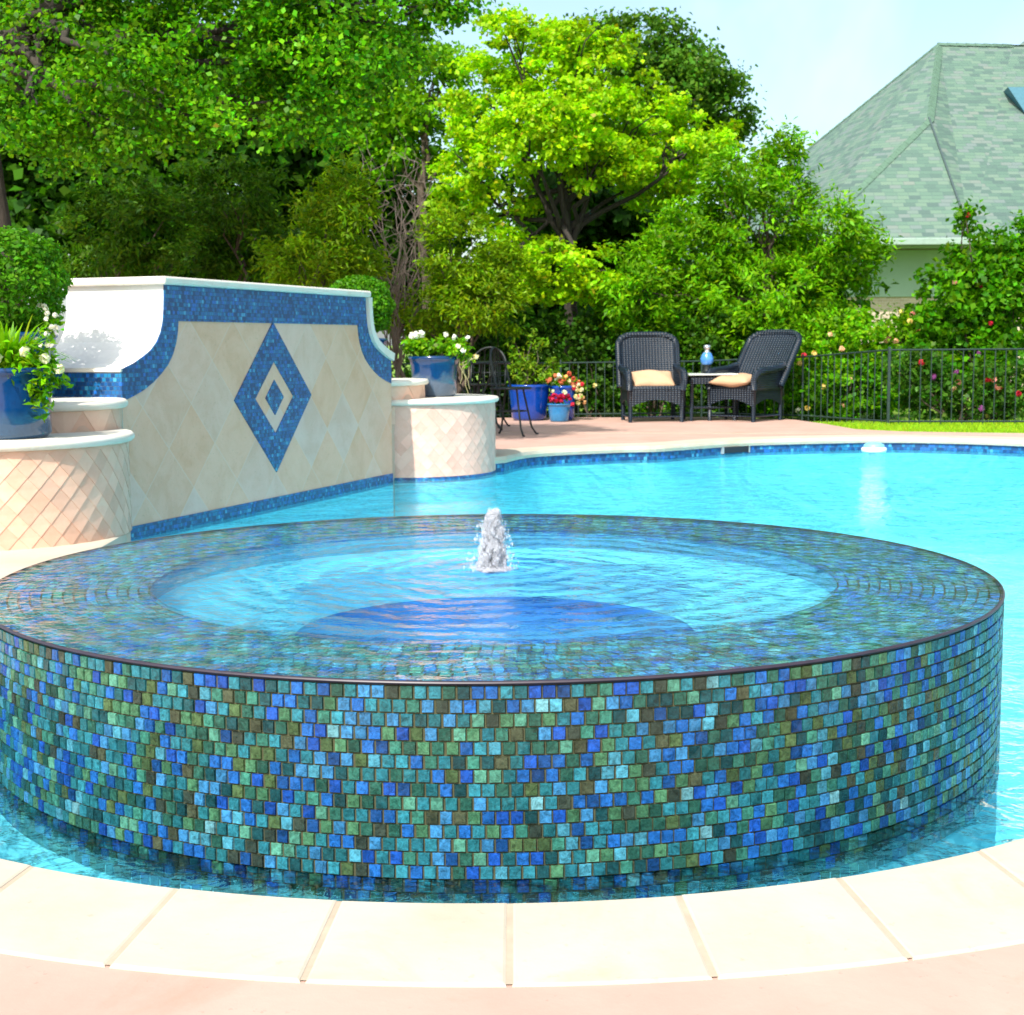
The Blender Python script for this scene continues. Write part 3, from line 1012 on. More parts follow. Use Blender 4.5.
def tree(name, label, cat, px, Y, blobs, green, leaf=.11, aspect=.75, dens=60, clump=.22, per=22, r=.1, bark=None, group=None, fork=.45, warm=None, flat=.7, upb=.7, shell=.55, needle=False, hue=.12, lean=0, shade_blobs=()):
    base = at(px, 400, Y); base.z = -.06
    t = thing(name, label, cat, base, 0, group)
    bl = blobs_at(blobs, Y, base)
    # trunk and limbs in one tapering skeleton
    top = sum((b[0] for b in bl), Vector()) / len(bl)
    hz = max(b[0].z for b in bl)
    bm = bmesh.new()
    fk = Vector((lean, 0, max(.25, top.z * fork * 1.3)))
    pts, rs = branch((0, 0, 0), fk, r, r * .75, 6, .025); tube(bm, pts, rs, 9)
    lead = Vector((top.x * .7, top.y * .6, max(hz * .95, fk.z + .2)))
    pts, rs = branch(fk - Vector((0, 0, .03)), lead, r * .72, r * .12, 7, .05); tube(bm, pts, rs, 8)
    for b in bl:
        s0 = fk.lerp(lead, random.uniform(0, .45)) - Vector((0, 0, .02))
        pts, rs = branch(s0, b[0], r * .42, r * .10, 6, .07); tube(bm, pts, rs, 6)
        for _ in range(3):
            e = b[0] + Vector((random.uniform(-1, 1) * b[1], random.uniform(-1, 1) * b[2], random.uniform(-.3, 1) * b[3])) * .75
            p2, r2 = branch(pts[4], e, r * .16, r * .05, 4, .08); tube(bm, p2, r2, 5)
    obj('trunk', bm, bark or M_BARK, t, True)
    bl = bl + [(Vector(c_) - base, q_, q_, q_ * .7) for c_, q_ in shade_blobs]  # leaf masses out of view, added to cast shade
    P, O = crown_points(bl, dens, clump, per, flat, shell)
    n = len(P)
    nr = rng.normal(size=(n, 3)) * .75 + O * .5 + np.array([0, 0, upb])
    sz = leaf * rng.uniform(.6, 1.3, n)
    dr = None
    if needle: dr = O * .8 + np.array([0, 0, .35]) * rng.normal(size=(n, 1))
    leaf_cards('crown', P, nr, sz, aspect, leaf_cols(n, *GREEN[green] if isinstance(green, str) else green, hue=hue, warm=warm), M_LEAF, t, dr)
    return t


# big near tree on the left whose branches hang over the top of the view
tree('shade_tree', 'large broadleaf tree at the far left, branches overhanging the feature wall', 'tree', 7, 12.0,
     [(50, 40, 70, 40), (150, 35, 85, 45), (250, 45, 90, 55), (220, 105, 75, 36), (110, 105, 60, 30), (330, 40, 85, 60), (300, 120, 60, 30), (390, 20, 60, 30), (440, 2, 30, 18), (60, -60, 160, 70), (250, -60, 170, 60), (60, 150, 45, 22), (380, 75, 40, 30), (20, 110, 40, 40, -.8), (110, 72, 70, 34, -1.0), (100, 140, 60, 25, -.8), (200, 120, 60, 25, -.8)],
     ((.03, .14, .002), (.17, .44, .004)), leaf=.050, aspect=.8, dens=125, clump=.17, per=125, r=.11, bark=M_DARKBARK, fork=.8, hue=.18, shade_blobs=[((-5.6, 11, 7.6), 1.2), ((-4.5, 11.2, 7.9), 1.1)])  # last two blobs: unseen high crown added to shade the left background
tree('maple_tree', 'bright yellow-green tree in the middle, standing behind the deck fence', 'tree', 572, 19.5,
     [(540, 75, 75, 52), (490, 105, 50, 45), (600, 70, 45, 35), (465, 170, 38, 34), (500, 205, 38, 26), (560, 150, 60, 40), (690, 150, 55, 34), (640, 125, 50, 36), (650, 180, 50, 30), (565, 272, 58, 27, -1.2), (540, 262, 35, 18, -1.4), (595, 285, 30, 18, -1.3), (505, 35, 26, 20), (520, 250, 30, 20), (560, 110, 60, 45, -.7), (600, 160, 50, 30, -.7), (530, 140, 50, 30, -.9), (445, 215, 22, 20), (580, 45, 50, 25)],
     'bright', leaf=.070, aspect=.8, dens=120, clump=.145, per=105, r=.11, bark=M_DARKBARK, fork=.4, warm=(.015, (.42, .36, .02)), flat=.55)
tree('oak_tree', 'dark green tree rising behind the bright middle tree against the sky', 'tree', 665, 26,
     [(640, 45, 48, 32), (700, 85, 45, 34), (722, 120, 26, 30), (665, 85, 55, 40), (655, 140, 60, 45), (600, 45, 30, 25)],
     ((.045, .14, .008), (.13, .28, .02)), leaf=.095, dens=125, clump=.24, per=66, r=.14, fork=.5)
tree('feathery_tree', 'soft feathery mid-green tree between the reclined chair and the roof', 'tree', 775, 18.6,
     [(760, 225, 70, 55), (700, 255, 65, 55), (825, 235, 45, 42), (740, 180, 42, 34), (793, 150, 12, 24), (770, 165, 16, 26), (770, 300, 85, 42), (855, 262, 32, 30), (690, 320, 65, 42), (640, 290, 45, 50), (770, 330, 50, 30, -.6)],
     'fresh', leaf=.095, aspect=.35, dens=160, clump=.17, per=75, r=.08, fork=.25, needle=True, flat=.8)
tree('elm_tree', 'green tree behind the wall between the overhanging branches and the bright tree', 'tree', 425, 22,
     [(430, 90, 45, 45), (410, 140, 40, 45), (445, 55, 25, 18), (380, 110, 40, 40), (470, 150, 25, 50)], 'fresh', leaf=.09, dens=100, clump=.22, per=60, r=.09, fork=.5)
# conifers and dark trees behind the wall
ced = [(325, 215, [(330, 235, 42, 60), (345, 200, 30, 34), (300, 265, 40, 26), (350, 270, 36, 26)], 15.8, 'yellow-green cedar directly behind the top of the feature wall'),
       (245, 260, [(245, 240, 55, 40), (230, 200, 55, 40), (270, 265, 30, 20), (215, 262, 32, 18)], 17.0, 'dark cedar behind the middle of the feature wall'),
       (455, 260, [(460, 255, 40, 50), (480, 300, 50, 40), (430, 310, 45, 30), (500, 270, 20, 35)], 17.2, 'olive cedar behind the white flower pot'),
       (130, 250, [(130, 225, 60, 46), (100, 262, 50, 22), (160, 264, 40, 16)], 16.4, 'shadowy cedar behind the near end of the feature wall')]
for px, py, bl, Y, lab in ced:
    tree('cedar_tree', lab, 'tree', px, Y, bl, 'olive' if 'dark' not in lab and 'shadowy' not in lab else ((.03, .10, .003), (.10, .22, .006)), leaf=.085, aspect=.28, dens=210, clump=.15, per=75, r=.07, fork=.15, needle=True, group='cedars behind the feature wall', flat=.6)  # dark and shadowy cedars have shade put into their leaf colours
dk = [(120, [(110, 60, 90, 70), (60, 110, 60, 60), (190, 90, 70, 60), (20, 40, 50, 50)], 25, 'tall dark tree filling the gap behind the overhanging branches'),
      (290, [(280, 70, 80, 60), (350, 100, 60, 60), (230, 120, 60, 60), (370, 50, 40, 40)], 25.5, 'tall dark tree behind the far end of the overhanging branches'),
      (900, [(880, 385, 70, 35), (960, 340, 60, 50), (825, 330, 40, 45)], 21.0, 'dark dense tree in front of the house wall'),
      (30, [(20, 150, 60, 60), (40, 220, 70, 60), (90, 180, 60, 50)], 21, 'dark dense tree behind the topiary ball at far left'),
      (180, [(180, 160, 70, 70), (150, 230, 70, 50), (230, 130, 60, 50), (235, 270, 60, 30), (150, 280, 60, 25)], 23, 'dark dense tree behind the near half of the feature wall'),
      (310, [(320, 280, 60, 30), (300, 150, 70, 60), (290, 220, 60, 50), (360, 170, 50, 60)], 24, 'dark dense tree behind the far half of the feature wall'),
      (420, [(420, 220, 60, 60), (400, 290, 60, 40), (470, 320, 70, 45)], 24.5, 'dark dense tree behind the right pedestal'),
      (590, [(560, 210, 70, 60), (620, 230, 70, 60), (590, 310, 80, 50), (520, 300, 50, 60)], 22.5, 'dark dense tree shading the space under the bright tree'),
      (720, [(700, 330, 70, 45), (640, 350, 60, 40), (760, 350, 60, 40)], 21.5, 'dark dense tree behind the chair pair')]
for px, bl, Y, lab in dk:
    tree('evergreen_tree', lab, 'tree', px, Y, bl, ((.014, .060, .002), (.055, .17, .005)), leaf=.19, dens=75, clump=.36, per=40, r=.11, fork=.3, group='dark trees along the back of the garden', shell=.1)

# bare twiggy bush
bb = at(397, 400, 17.3); bb.z = -.05
tw = thing('bare_bush', 'leafless brown twiggy bush between the cedar and the bright tree', 'bush', bb)
bm = bmesh.new()
for _ in range(38):
    e = at(random.uniform(355, 435), random.uniform(140, 300), 17.3 + random.uniform(-.5, .5)) - bb
    st = Vector((e.x * .55, e.y * .5, e.z * random.uniform(.45, .8)))
    pts, rs = branch(st, e, .007, .002, 5, .12); tube(bm, pts, rs, 4)
    pts2, rs2 = branch((0, 0, random.uniform(.3, 1.3)), st, .011, .007, 4, .08); tube(bm, pts2, rs2, 4)
    for _k in range(4):
        q = pts[random.randint(2, 5)]
        p2, r2 = branch(q, q + Vector((random.uniform(-.25, .25), random.uniform(-.2, .2), random.uniform(-.15, .25))), .005, .002, 3, .1); tube(bm, p2, r2, 3)
pts, rs = branch((0, 0, 0), (0, 0, 1.6), .04, .02); tube(bm, pts, rs, 6)
obj('branches', bm, M_TWIG, tw)


# rose and hedge shrubs along the fence
def flowers(name, P, size, cols, parent, petals=5):
    C, Nn, cl = [], [], []
    n = len(P)
    for p, c_ in zip(P, cols):
        for k in range(petals * 2):
            d = rng.normal(size=3); d /= np.linalg.norm(d)
            C.append(np.array(p) + d * size * .32); Nn.append(d + .2 * rng.normal(size=3)); cl.append(np.clip(np.array(c_) * rng.uniform(.75, 1.15), 0, .95))
    return leaf_cards(name, np.array(C), np.array(Nn), size * .75, .95, np.array(cl), M_PETAL, parent)


def shrub(name, label, px, Y, blobs, green, blooms=0, bcols=(), leaf=.062, dens=300, clump=.12, per=44, group=None, cat='shrub', bsize=.07, hue=.15):
    base = at(px, 415, Y); base.z = -.06
    blooms = int(blooms * .38)
    t = thing(name, label, cat, base, 0, group)
    bl = blobs_at(blobs, Y, base, .15)
    bm = bmesh.new()
    for b in bl:
        for _ in range(3):
            e = b[0] + Vector((random.uniform(-.6, .6) * b[1], random.uniform(-.6, .6) * b[2], random.uniform(-.2, .8) * b[3]))
            pts, rs = branch((random.uniform(-.1, .1), random.uniform(-.1, .1), 0), e, .018, .005, 5, .06); tube(bm, pts, rs, 5)
    obj('stems', bm, M_BARK, t, True)
    P, O = crown_points(bl, dens, clump, per, .8, .35)
    n = len(P)
    leaf_cards('foliage', P, rng.normal(size=(n, 3)) * .8 + O * .4 + np.array([0, 0, .6]), leaf * rng.uniform(.6, 1.3, n), .75, leaf_cols(n, *(GREEN[green] if isinstance(green, str) else green), hue=hue), M_LEAF, t)
    if blooms:
        FP = []
        for _ in range(blooms):
            b = bl[random.randrange(len(bl))]
            d = Vector((random.uniform(-1, 1), -abs(random.gauss(0, 1)) - .3, random.uniform(-.8, 1))).normalized()
            FP.append(b[0] + Vector((d.x * b[1], d.y * b[2], d.z * b[3])) * 1.02)
        tag(flowers('blossom', FP, bsize, [random.choice(bcols) for _ in FP], t), kind='stuff')
    return t


PINK, YEL, RED, WHITE, PURP, PEACH = (.80, .35, .30), (.80, .62, .20), (.55, .02, .05), (.85, .85, .78), (.22, .05, .20), (.80, .48, .28)
G = 'shrubs along the iron fence'
shrub('rose_bush', 'tall rambling rose bush filling the right edge in front of the house', 990, 17.3, [(985, 270, 42, 36), (1010, 310, 50, 45), (950, 300, 34, 34), (965, 350, 55, 35), (965, 222, 6, 16), (1020, 250, 30, 25)], 'mid', 22, (RED, PINK, PURP), group=G, leaf=.085, bsize=.06)
shrub('rose_bush', 'rose bush with peach and yellow blooms below the bright gap of house wall', 850, 17.6, [(850, 335, 55, 26), (890, 350, 40, 25), (810, 370, 40, 30), (905, 325, 25, 14)], 'fresh', 40, (PEACH, YEL, PINK, RED), group=G)
shrub('rose_bush', 'low rose bush with yellow blooms right behind the fence, left of its post', 840, 17.5, [(820, 395, 40, 25), (860, 385, 35, 30), (790, 400, 30, 20), (872, 405, 22, 14)], 'mid', 18, (YEL, PEACH, WHITE), group=G)
shrub('rose_bush', 'low rose bush with reddish and purple blooms, right of the fence post', 960, 16.45, [(930, 390, 35, 30), (975, 395, 38, 28), (1015, 390, 35, 32), (910, 370, 28, 22)], ((.025, .10, .006), (.10, .24, .02)), 36, (RED, PINK, PURP, PEACH), group=G)
shrub('hedge_shrub', 'leafy shrub behind the fence, left of the facing wicker chair', 595, 18.4, [(590, 385, 35, 32), (560, 350, 45, 35), (610, 350, 35, 32)], ((.02, .08, .004), (.08, .20, .01)), group=G)
shrub('hedge_shrub', 'leafy shrub behind the facing wicker chair', 655, 18.4, [(650, 385, 45, 32), (670, 345, 45, 30), (630, 320, 35, 28)], 'mid', group=G)
shrub('hedge_shrub', 'leafy shrub behind the side table and blue lantern', 715, 18.2, [(715, 390, 40, 30), (720, 345, 45, 30), (755, 385, 30, 35)], ((.03, .11, .004), (.10, .24, .01)), group=G)
shrub('hedge_shrub', 'leafy shrub behind the reclined wicker chair', 780, 18.5, [(780, 360, 45, 35), (770, 395, 40, 25), (815, 330, 35, 35)], 'mid', group=G)
shrub('hedge_shrub', 'dark shrub behind the iron table set', 490, 18.6, [(480, 380, 55, 36), (440, 360, 40, 36), (520, 395, 40, 26), (500, 340, 45, 25)], ((.012, .05, .004), (.06, .15, .008)), group=G)


# ------------------------------------------------------------------ pots and potted plants
def pot_prof(r_, h, base=.68, lip=.012):
    out = [(r_ * base, 0), (r_ * (base + .12), h * .08), (r_ * .92, h * .45), (r_ * .985, h * .78), (r_, h * .90), (r_ + lip, h * .93), (r_ + lip, h * .985), (r_ + lip * .4, h)]
    inn = [(r_ - .012, h * .99), (r_ - .02, h * .86)]
    return [(0, 0)] + out + inn


def pot(parent, r_, h, m, base=.68):
    bm = bmesh.new(); lathe(bm, pot_prof(r_, h, base), 56)
    obj('pot', bm, m, parent, True)
    bm = bmesh.new(); lathe(bm, [(r_ - .02, h * .87), (r_ * .5, h * .90), (0, h * .91)], 32)
    obj('soil', bm, M_SOIL, parent, True)


def bushy(parent, blobs, green, leaf, dens, clump, per, aspect=.6, hue=.15, name='foliage', upb=.7):
    P, O = crown_points(blobs, dens * 3, clump, per, .8, .1)
    n = len(P)
    return leaf_cards(name, P, rng.normal(size=(n, 3)) * .7 + O * .5 + np.array([0, 0, upb]), leaf * rng.uniform(.6, 1.3, n), aspect, leaf_cols(n, *(GREEN[green] if isinstance(green, str) else green), hue=hue), M_LEAF, parent)


def blades(parent, c_, n, L, wid, green, name='foliage', spread=1.0, arch=.5):
    """arching strap leaves, three segments each"""
    vs, fs, cl = [], [], []
    for _ in range(n):
        a = random.uniform(0, 2 * PI); l = L * random.uniform(.6, 1.15); w_ = wid * random.uniform(.7, 1.2)
        out = Vector((math.cos(a), math.sin(a), 0)); sd_ = Vector((-out.y, out.x, 0))
        st = Vector(c_) + out * random.uniform(0, .09)
        lean_ = random.uniform(.25, 1.0) * spread
        b = len(vs); seg = 5
        col = leaf_cols(1, *GREEN[green])[0]
        for k in range(seg + 1):
            t = k / seg
            p = st + out * l * lean_ * t * (.5 + .5 * t) + Vector((0, 0, l * (t - arch * lean_ * 1.6 * t * t)))
            ww = w_ * (math.sin(PI * min(1, t * .85 + .12)))
            vs += [p - sd_ * ww / 2, p + sd_ * ww / 2]; cl += [(*col, 1)] * 2
            if k: fs.append((b + 2 * k - 2, b + 2 * k - 1, b + 2 * k + 1, b + 2 * k))
    return pyobj(name, vs, fs, M_LEAF, parent, cols=cl)


V = Vector
# near left pot with trailing lily-like plant
p = V((-2.265, 6.56, .4805))
t = thing('potted_plant', 'blue glazed pot with trailing strap leaves and white flowers at the left edge', 'potted plant', p, 0)
pot(t, .205, .315, M_POTBLUE, .80)
blades(t, (0, 0, .28), 190, .34, .024, 'fresh', 'strap_leaves', .9, .62)
bushy(t, [(V((.10, -.08, .33)), .13, .12, .07), (V((.19, -.10, .24)), .05, .07, .11), (V((.0, -.02, .36)), .2, .15, .06), (V((.20, -.12, .12)), .025, .03, .06), (V((.19, -.02, .30)), .09, .08, .07)], 'fresh', .05, 900, .035, 9, .42, name='trailing_leaves')
flowers('blossom', [V(q) for q in ((.02, -.16, .36), (-.06, -.18, .36), (.27, -.1, .31), (.14, -.15, .385), (.215, -.12, .355))], .05, [(.85, .85, .62)] * 5, t)


def topiary(p, r_pot, h_pot, m, zc, r_ball, label):
    t = thing('potted_topiary', label, 'potted plant', p, 0, 'clipped topiary balls in blue pots')
    pot(t, r_pot, h_pot, m, .72)
    bm = bmesh.new(); pts, rs = branch((0, 0, h_pot * .9), (0, 0, zc), .02, .015, 4, .02); tube(bm, pts, rs, 7); obj('stem', bm, M_BARK, t, True)
    n = 9000
    d = rng.normal(size=(n, 3)); d /= np.linalg.norm(d, axis=1, keepdims=True)
    lump = 1 + .05 * np.sin(d[:, :1] * 9 + 1) * np.sin(d[:, 1:2] * 8) + .05 * np.cos(d[:, 2:3] * 10)
    rr = r_ball * lump * (.70 + .30 * rng.random((n, 1)) ** .5)
    P = d * rr * np.array([1.05, 1.0, .95]) + np.array([0, 0, zc])
    leaf_cards('clipped_ball', P, d * .7 + rng.normal(size=(n, 3)) * .6 + np.array([0, 0, .4]), .032 * rng.uniform(.6, 1.3, n), .6, leaf_cols(n, (.045, .17, .004), (.12, .34, .008), hue=.12), M_LEAF, t)
    return t


p = V((-2.55, 7.42, .6255))
t = topiary(p, .24,   .335, M_POTBLUE, .59, .30, 'large clipped green ball in a dark blue pot near the white scooped wall end')
bushy(t, [(V((.24, -.09, .34)), .08, .08, .11)], 'fresh', .035, 700, .03, 6, .5, name='underplanting')
flowers('blossom', [V((.2 + random.uniform(-.04, .10), -.14, .34 + random.uniform(-.08, .16))) for _ in range(14)], .028, [(.85, .82, .75)] * 14, t)
p = V((-1.16, 11.28, .6255))
topiary(p, .20, .31, M_POTBLUE, .56, .25, 'clipped green ball in a blue pot half hidden behind the far wall end')
# pot on the right pedestal
p = V((-.60, 11.42, .4805))
t = thing('potted_plant', 'two-tone blue and grey pot with white flowers on the right pedestal', 'potted plant', p, 0)
pot(t, .19, .315, M_POTGREY, .78)
bushy(t, [(V((-.02, -.05, .38)), .22, .16, .09), (V((.18, -.1, .36)), .14, .1, .08), (V((-.18, -.05, .40)), .07, .08, .07), (V((.27, -.1, .28)), .05, .06, .08)], 'fresh', .05, 800, .04, 8, .55)
flowers('blossom', [V((-.13, -.15, .48)), V((-.09, -.14, .485)), V((-.16, -.12, .475))], .06, [WHITE] * 3, t)
flowers('blossom', [V((.20, -.2, .39)), V((.235, -.2, .36)), V((.17, -.16, .46)), V((.33, -.12, .31)), V((.10, -.1, .48)), V((.27, -.1, .45))], .045, [(.85, .85, .55), WHITE, WHITE, (.85, .75, .45), WHITE, WHITE], t)
bm = bmesh.new()
for k in range(7):
    pts, rs = branch((.2 + .02 * k, -.12, .3), (.235 + random.uniform(-.03, .05), -.15, .02 + .04 * k), .004, .002, 4, .05); tube(bm, pts, rs, 4)
obj('trailing_stems', bm, simple('dry_stems', (.28, .26, .12), .8), t)
# pots on the deck
def deck_pot(px, Y, r_, h, m, label, base=.74):
    p = at(px, 400, Y); p.z = .001
    t = thing('potted_plant', label, 'potted plant', p, 0, 'blue pots grouped on the far deck'); pot(t, r_, h, m, base); return t


t = deck_pot(529, 17.0, .235, .415, M_POTBRIGHT, 'largest blue pot on the far deck with feathery light green shrub')
for k in range(16):
    pass
bushy(t, [(V((0, 0, .55)), .26, .2, .14), (V((-.06, -.05, .72)), .20, .16, .16), (V((-.16, 0, .85)), .06, .06, .14), (V((.02, 0, .95)), .05, .06, .12), (V((.16, 0, .88)), .07, .07, .10), (V((.27, 0, .66)), .12, .12, .10), (V((.24, -.05, .5)), .16, .15, .08)], ((.10, .24, .006), (.26, .42, .02)), .07, 330, .05, 9, .35)
bm = bmesh.new()
for e in ((-.16, 0, .9), (.02, 0, 1.0), (.16, 0, .92), (.3, 0, .7), (-.05, -.05, .8)):
    pts, rs = branch((0, 0, .35), e, .009, .003, 5, .06); tube(bm, pts, rs, 5)
obj('stems', bm, M_TWIG, t, True)
t = deck_pot(563, 16.95, .15, .40, M_POTBRIGHT, 'tall blue pot on the far deck with orange, red and yellow spilling flowers')
bushy(t, [(V((0, 0, .43)), .16, .12, .06), (V((.19, -.05, .32)), .09, .09, .10)], 'fresh', .05, 500, .04, 7, .5)
flowers('blossom', [V((random.gauss(-.02, .09), -.12 + random.uniform(-.05, .05), .47 + random.uniform(-.05, .09))) for _ in range(16)], .055, [random.choice(((.70, .22, .10), (.80, .55, .15), (.62, .12, .08), WHITE)) for _ in range(16)], t)
flowers('blossom', [V((.18 + random.gauss(0, .045), -.12, .34 + random.uniform(-.16, .12))) for _ in range(22)], .055, [random.choice(((.82, .75, .35), (.80, .72, .45), (.75, .45, .2), RED)) for _ in range(22)], t)
t = deck_pot(559, 16.65, .125, .205, M_POTSKY, 'small sky blue pot on the far deck with dark red flowers')
bushy(t, [(V((0, 0, .23)), .12, .10, .05)], 'mid', .04, 700, .03, 7, .6)
flowers('blossom', [V((random.uniform(-.12, .12), -.07 + random.uniform(-.05, .05), .24 + random.uniform(0, .07))) for _ in range(26)], .05, [random.choice(((.50, .01, .05), (.35, .005, .03), (.60, .03, .10))) for _ in range(26)], t)
flowers('blossom', [V((-.07, -.05, .345)), V((.055, -.05, .34)), V((.07, -.05, .33))], .05, [(.80, .85, .55)] * 3, t)


# ------------------------------------------------------------------ wicker chairs
def make_chair(label, loc, rz, recline, H=.62):
    t = thing('wicker_chair', label, 'chair', loc, rz, 'navy wicker armchairs by the fence')
    W, D = .72, .60
    bm = bmesh.new(); box(bm, (0, 0, .37), (W - .10, D, .07), 0, .02); obj('seat', bm, M_WICKER, t, True)
    # apron skirts with an arched lower edge
    bm = bmesh.new()
    def skirt(p0, p1, zt, zb, rise, th=.02):
        p0, p1 = V(p0), V(p1); nn = 12; d = (p1 - p0).normalized(); s = V((-d.y, d.x, 0)) * th
        prev = None
        for k in range(nn + 1):
            u = k / nn; q = p0.lerp(p1, u); zz = zb + rise * math.sin(PI * u)
            ring = [bm.verts.new((q.x, q.y, zt)), bm.verts.new((q.x, q.y, zz)), bm.verts.new((q.x + s.x, q.y + s.y, zz)), bm.verts.new((q.x + s.x, q.y + s.y, zt))]
            if prev:
                for j in range(4): bm.faces.new((prev[j], prev[(j + 1) % 4], ring[(j + 1) % 4], ring[j]))
            prev = ring
    skirt((-W / 2 + .06, -D / 2, 0), (W / 2 - .06, -D / 2, 0), .36, .17, .08)
    skirt((-W / 2 + .05, D / 2, 0), (-W / 2 + .05, -D / 2, 0), .36, .17, .08)
    skirt((W / 2 - .05, -D / 2, 0), (W / 2 - .05, D / 2, 0), .36, .17, .08)
    bmesh.ops.recalc_face_normals(bm, faces=bm.faces)
    obj('apron', bm, M_WICKER, t)
    for sx_ in (-1, 1):
        for sy in (-1, 1):
            bm = bmesh.new(); tube(bm, [(sx_ * (W / 2 - .07), sy * (D / 2 - .02), 0), (sx_ * (W / 2 - .065), sy * (D / 2 - .02), .36)], [.022, .03], 8); obj('leg', bm, M_WICKER, t, True)
        bm = bmesh.new(); tube(bm, [(sx_ * (W / 2 - .07), -D / 2 + .02, .06), (sx_ * (W / 2 - .07), D / 2 - .02, .06)], .013, 6); obj('stretcher', bm, M_WICKER, t, True)
        # side panel under a fat rolled arm
        bm = bmesh.new()
        tube(bm, [(sx_ * (W / 2 - .06), -D / 2 + .01, .36), (sx_ * (W / 2 - .05), -D / 2, .46), (sx_ * (W / 2 - .045), -D / 2 + .03, .53), (sx_ * (W / 2 - .04), -D / 4, .565), (sx_ * (W / 2 - .04), D / 6, .58), (sx_ * (W / 2 - .04), D / 2, .62)], [.035, .042, .046, .044, .04, .038], 10)
        box(bm, (sx_ * (W / 2 - .055), 0, .47), (.035, D - .04, .24), 0, .008)
        obj('armrest', bm, M_WICKER, t, True)
    bm = bmesh.new(); tube(bm, [(-W / 2 + .07, -D / 2 + .02, .06), (W / 2 - .07, -D / 2 + .02, .06)], .013, 6); obj('stretcher', bm, M_WICKER, t, True)
    # arched back: woven panel and fat rolled rim
    HW = W / 2 - .02
    def bk(u, v):   # u across -1..1, v up 0..1
        y = D / 2 + v * H * math.sin(recline) - .05 + .06 * (u * u) * -1 * (1 - v * .5)
        return V((u * HW, y, .38 + v * H * math.cos(recline)))
    def half(v):
        return 1.0 if v < .68 else max(.0, 1 - ((v - .68) / .32) ** 3.2) ** (1 / 2.6)
    bm = bmesh.new(); nu, nv = 22, 22
    for dy in (0, .035):
        grid = [[bm.verts.new(bk((2 * i / nu - 1) * max(.42, half(j / nv)) * .97, j / nv * .985) + V((0, dy, 0))) for i in range(nu + 1)] for j in range(nv + 1)]
        for j in range(nv):
            for i in range(nu): bm.faces.new((grid[j][i], grid[j][i + 1], grid[j + 1][i + 1], grid[j + 1][i]))
    obj('backrest', bm, M_WICKER, t, True)
    bm = bmesh.new(); pts = []
    for k in range(13): v = k / 12 * .70; pts.append(bk(-1, v))
    for k in range(1, 20):
        a = PI * k / 20
        u = -math.copysign(abs(math.cos(a)) ** .55, math.cos(a)); v = .70 + .30 * math.sin(a) ** .6
        pts.append(bk(u, v))
    for k in range(13): v = .70 - k / 12 * .70; pts.append(bk(1, v))
    tube(bm, [q + V((0, .015, 0)) for q in pts], .038, 10); obj('back_rim', bm, M_WICKER, t, True)
    return t


def pillow(name, label, loc, rot, size, m):
    bm = bmesh.new(); n = 14; w_, d_, h_ = size
    for s in (1, -1):
        g = [[None] * (n + 1) for _ in range(n + 1)]
        for i in range(n + 1):
            for j in range(n + 1):
                u, v = 2 * i / n - 1, 2 * j / n - 1
                k = ((1 - abs(u) ** 3) * (1 - abs(v) ** 3)) ** .55
                pin = 1 - .07 * (1 - abs(u) ** 2) * abs(v) ** 4 - .05
                g[i][j] = bm.verts.new((u * w_ / 2 * (1 - .06 * (1 - v * v) * abs(u) ** 6), v * d_ / 2 * pin, s * h_ / 2 * k + .01 * math.sin(u * 5 + v * 3) * k))
        for i in range(n):
            for j in range(n):
                bm.faces.new((g[i][j], g[i + 1][j], g[i + 1][j + 1], g[i][j + 1]) if s > 0 else (g[i][j], g[i][j + 1], g[i + 1][j + 1], g[i + 1][j]))
    bmesh.ops.remove_doubles(bm, verts=bm.verts, dist=.0005)
    o = obj(name, bm, m, None, True); o.location = loc; o.rotation_euler = rot
    return tag(o, label, 'cushion', 'tan cushions on the wicker chairs', 'thing')


c1 = at(652, 400, 16.62); c1.z = .001
make_chair('dark wicker armchair facing the pool, left of the side table', c1, R(4), R(14))
pillow('seat_cushion', 'tan cushion lying in the wicker chair that faces the pool', (c1.x + .0, c1.y - .06, .475), (R(28), 0, R(4)), (.50, .36, .13), M_CUSH)
c2 = at(745, 400, 16.62); c2.z = .001
RZ2 = R(-42)
make_chair('dark wicker armchair with leaned-back rest, turned sideways right of the side table', c2, RZ2, R(35), .75)
q = V((c2.x, c2.y, .46)) + Matrix.Rotation(RZ2, 3, 'Z') @ V((.0, -.16, 0))
pillow('seat_cushion', 'pale tan cushion on the sideways reclined wicker chair', q, (R(6), 0, RZ2), (.50, .46, .13), M_CUSH)

# side table and jar
ts = at(709, 400, 16.75); ts.z = .001
t = thing('side_table', 'small wicker side table with pale top between the two armchairs', 'table', ts, R(6))
bm = bmesh.new(); box(bm, (0, 0, .525), (.58, .48, .018), 0, .004); obj('tabletop', bm, simple('pale_table_top', (.55, .58, .55), .3), t)
bm = bmesh.new(); box(bm, (0, 0, .46), (.52, .42, .09), 0, .01); obj('apron', bm, M_WICKER, t)
for sx_ in (-1, 1):
    for sy in (-1, 1):
        bm = bmesh.new(); tube(bm, [(sx_ * .25, sy * .19, 0), (sx_ * .245, sy * .19, .46)], [.018, .024], 8); obj('leg', bm, M_WICKER, t, True)
bm = bmesh.new(); box(bm, (0, 0, .15), (.48, .36, .02), 0, .004); obj('shelf', bm, M_WICKER, t)
jp = V((ts.x - .03, ts.y - .02, .536))
t = thing('glass_lantern', 'blue glass lantern with silver neck on the pale side table', 'lantern', jp)
mg, ntg, bg_ = mat('blue_glass'); bg_.inputs['Roughness'].default_value = .08; bg_.inputs['Specular IOR Level'].default_value = .8
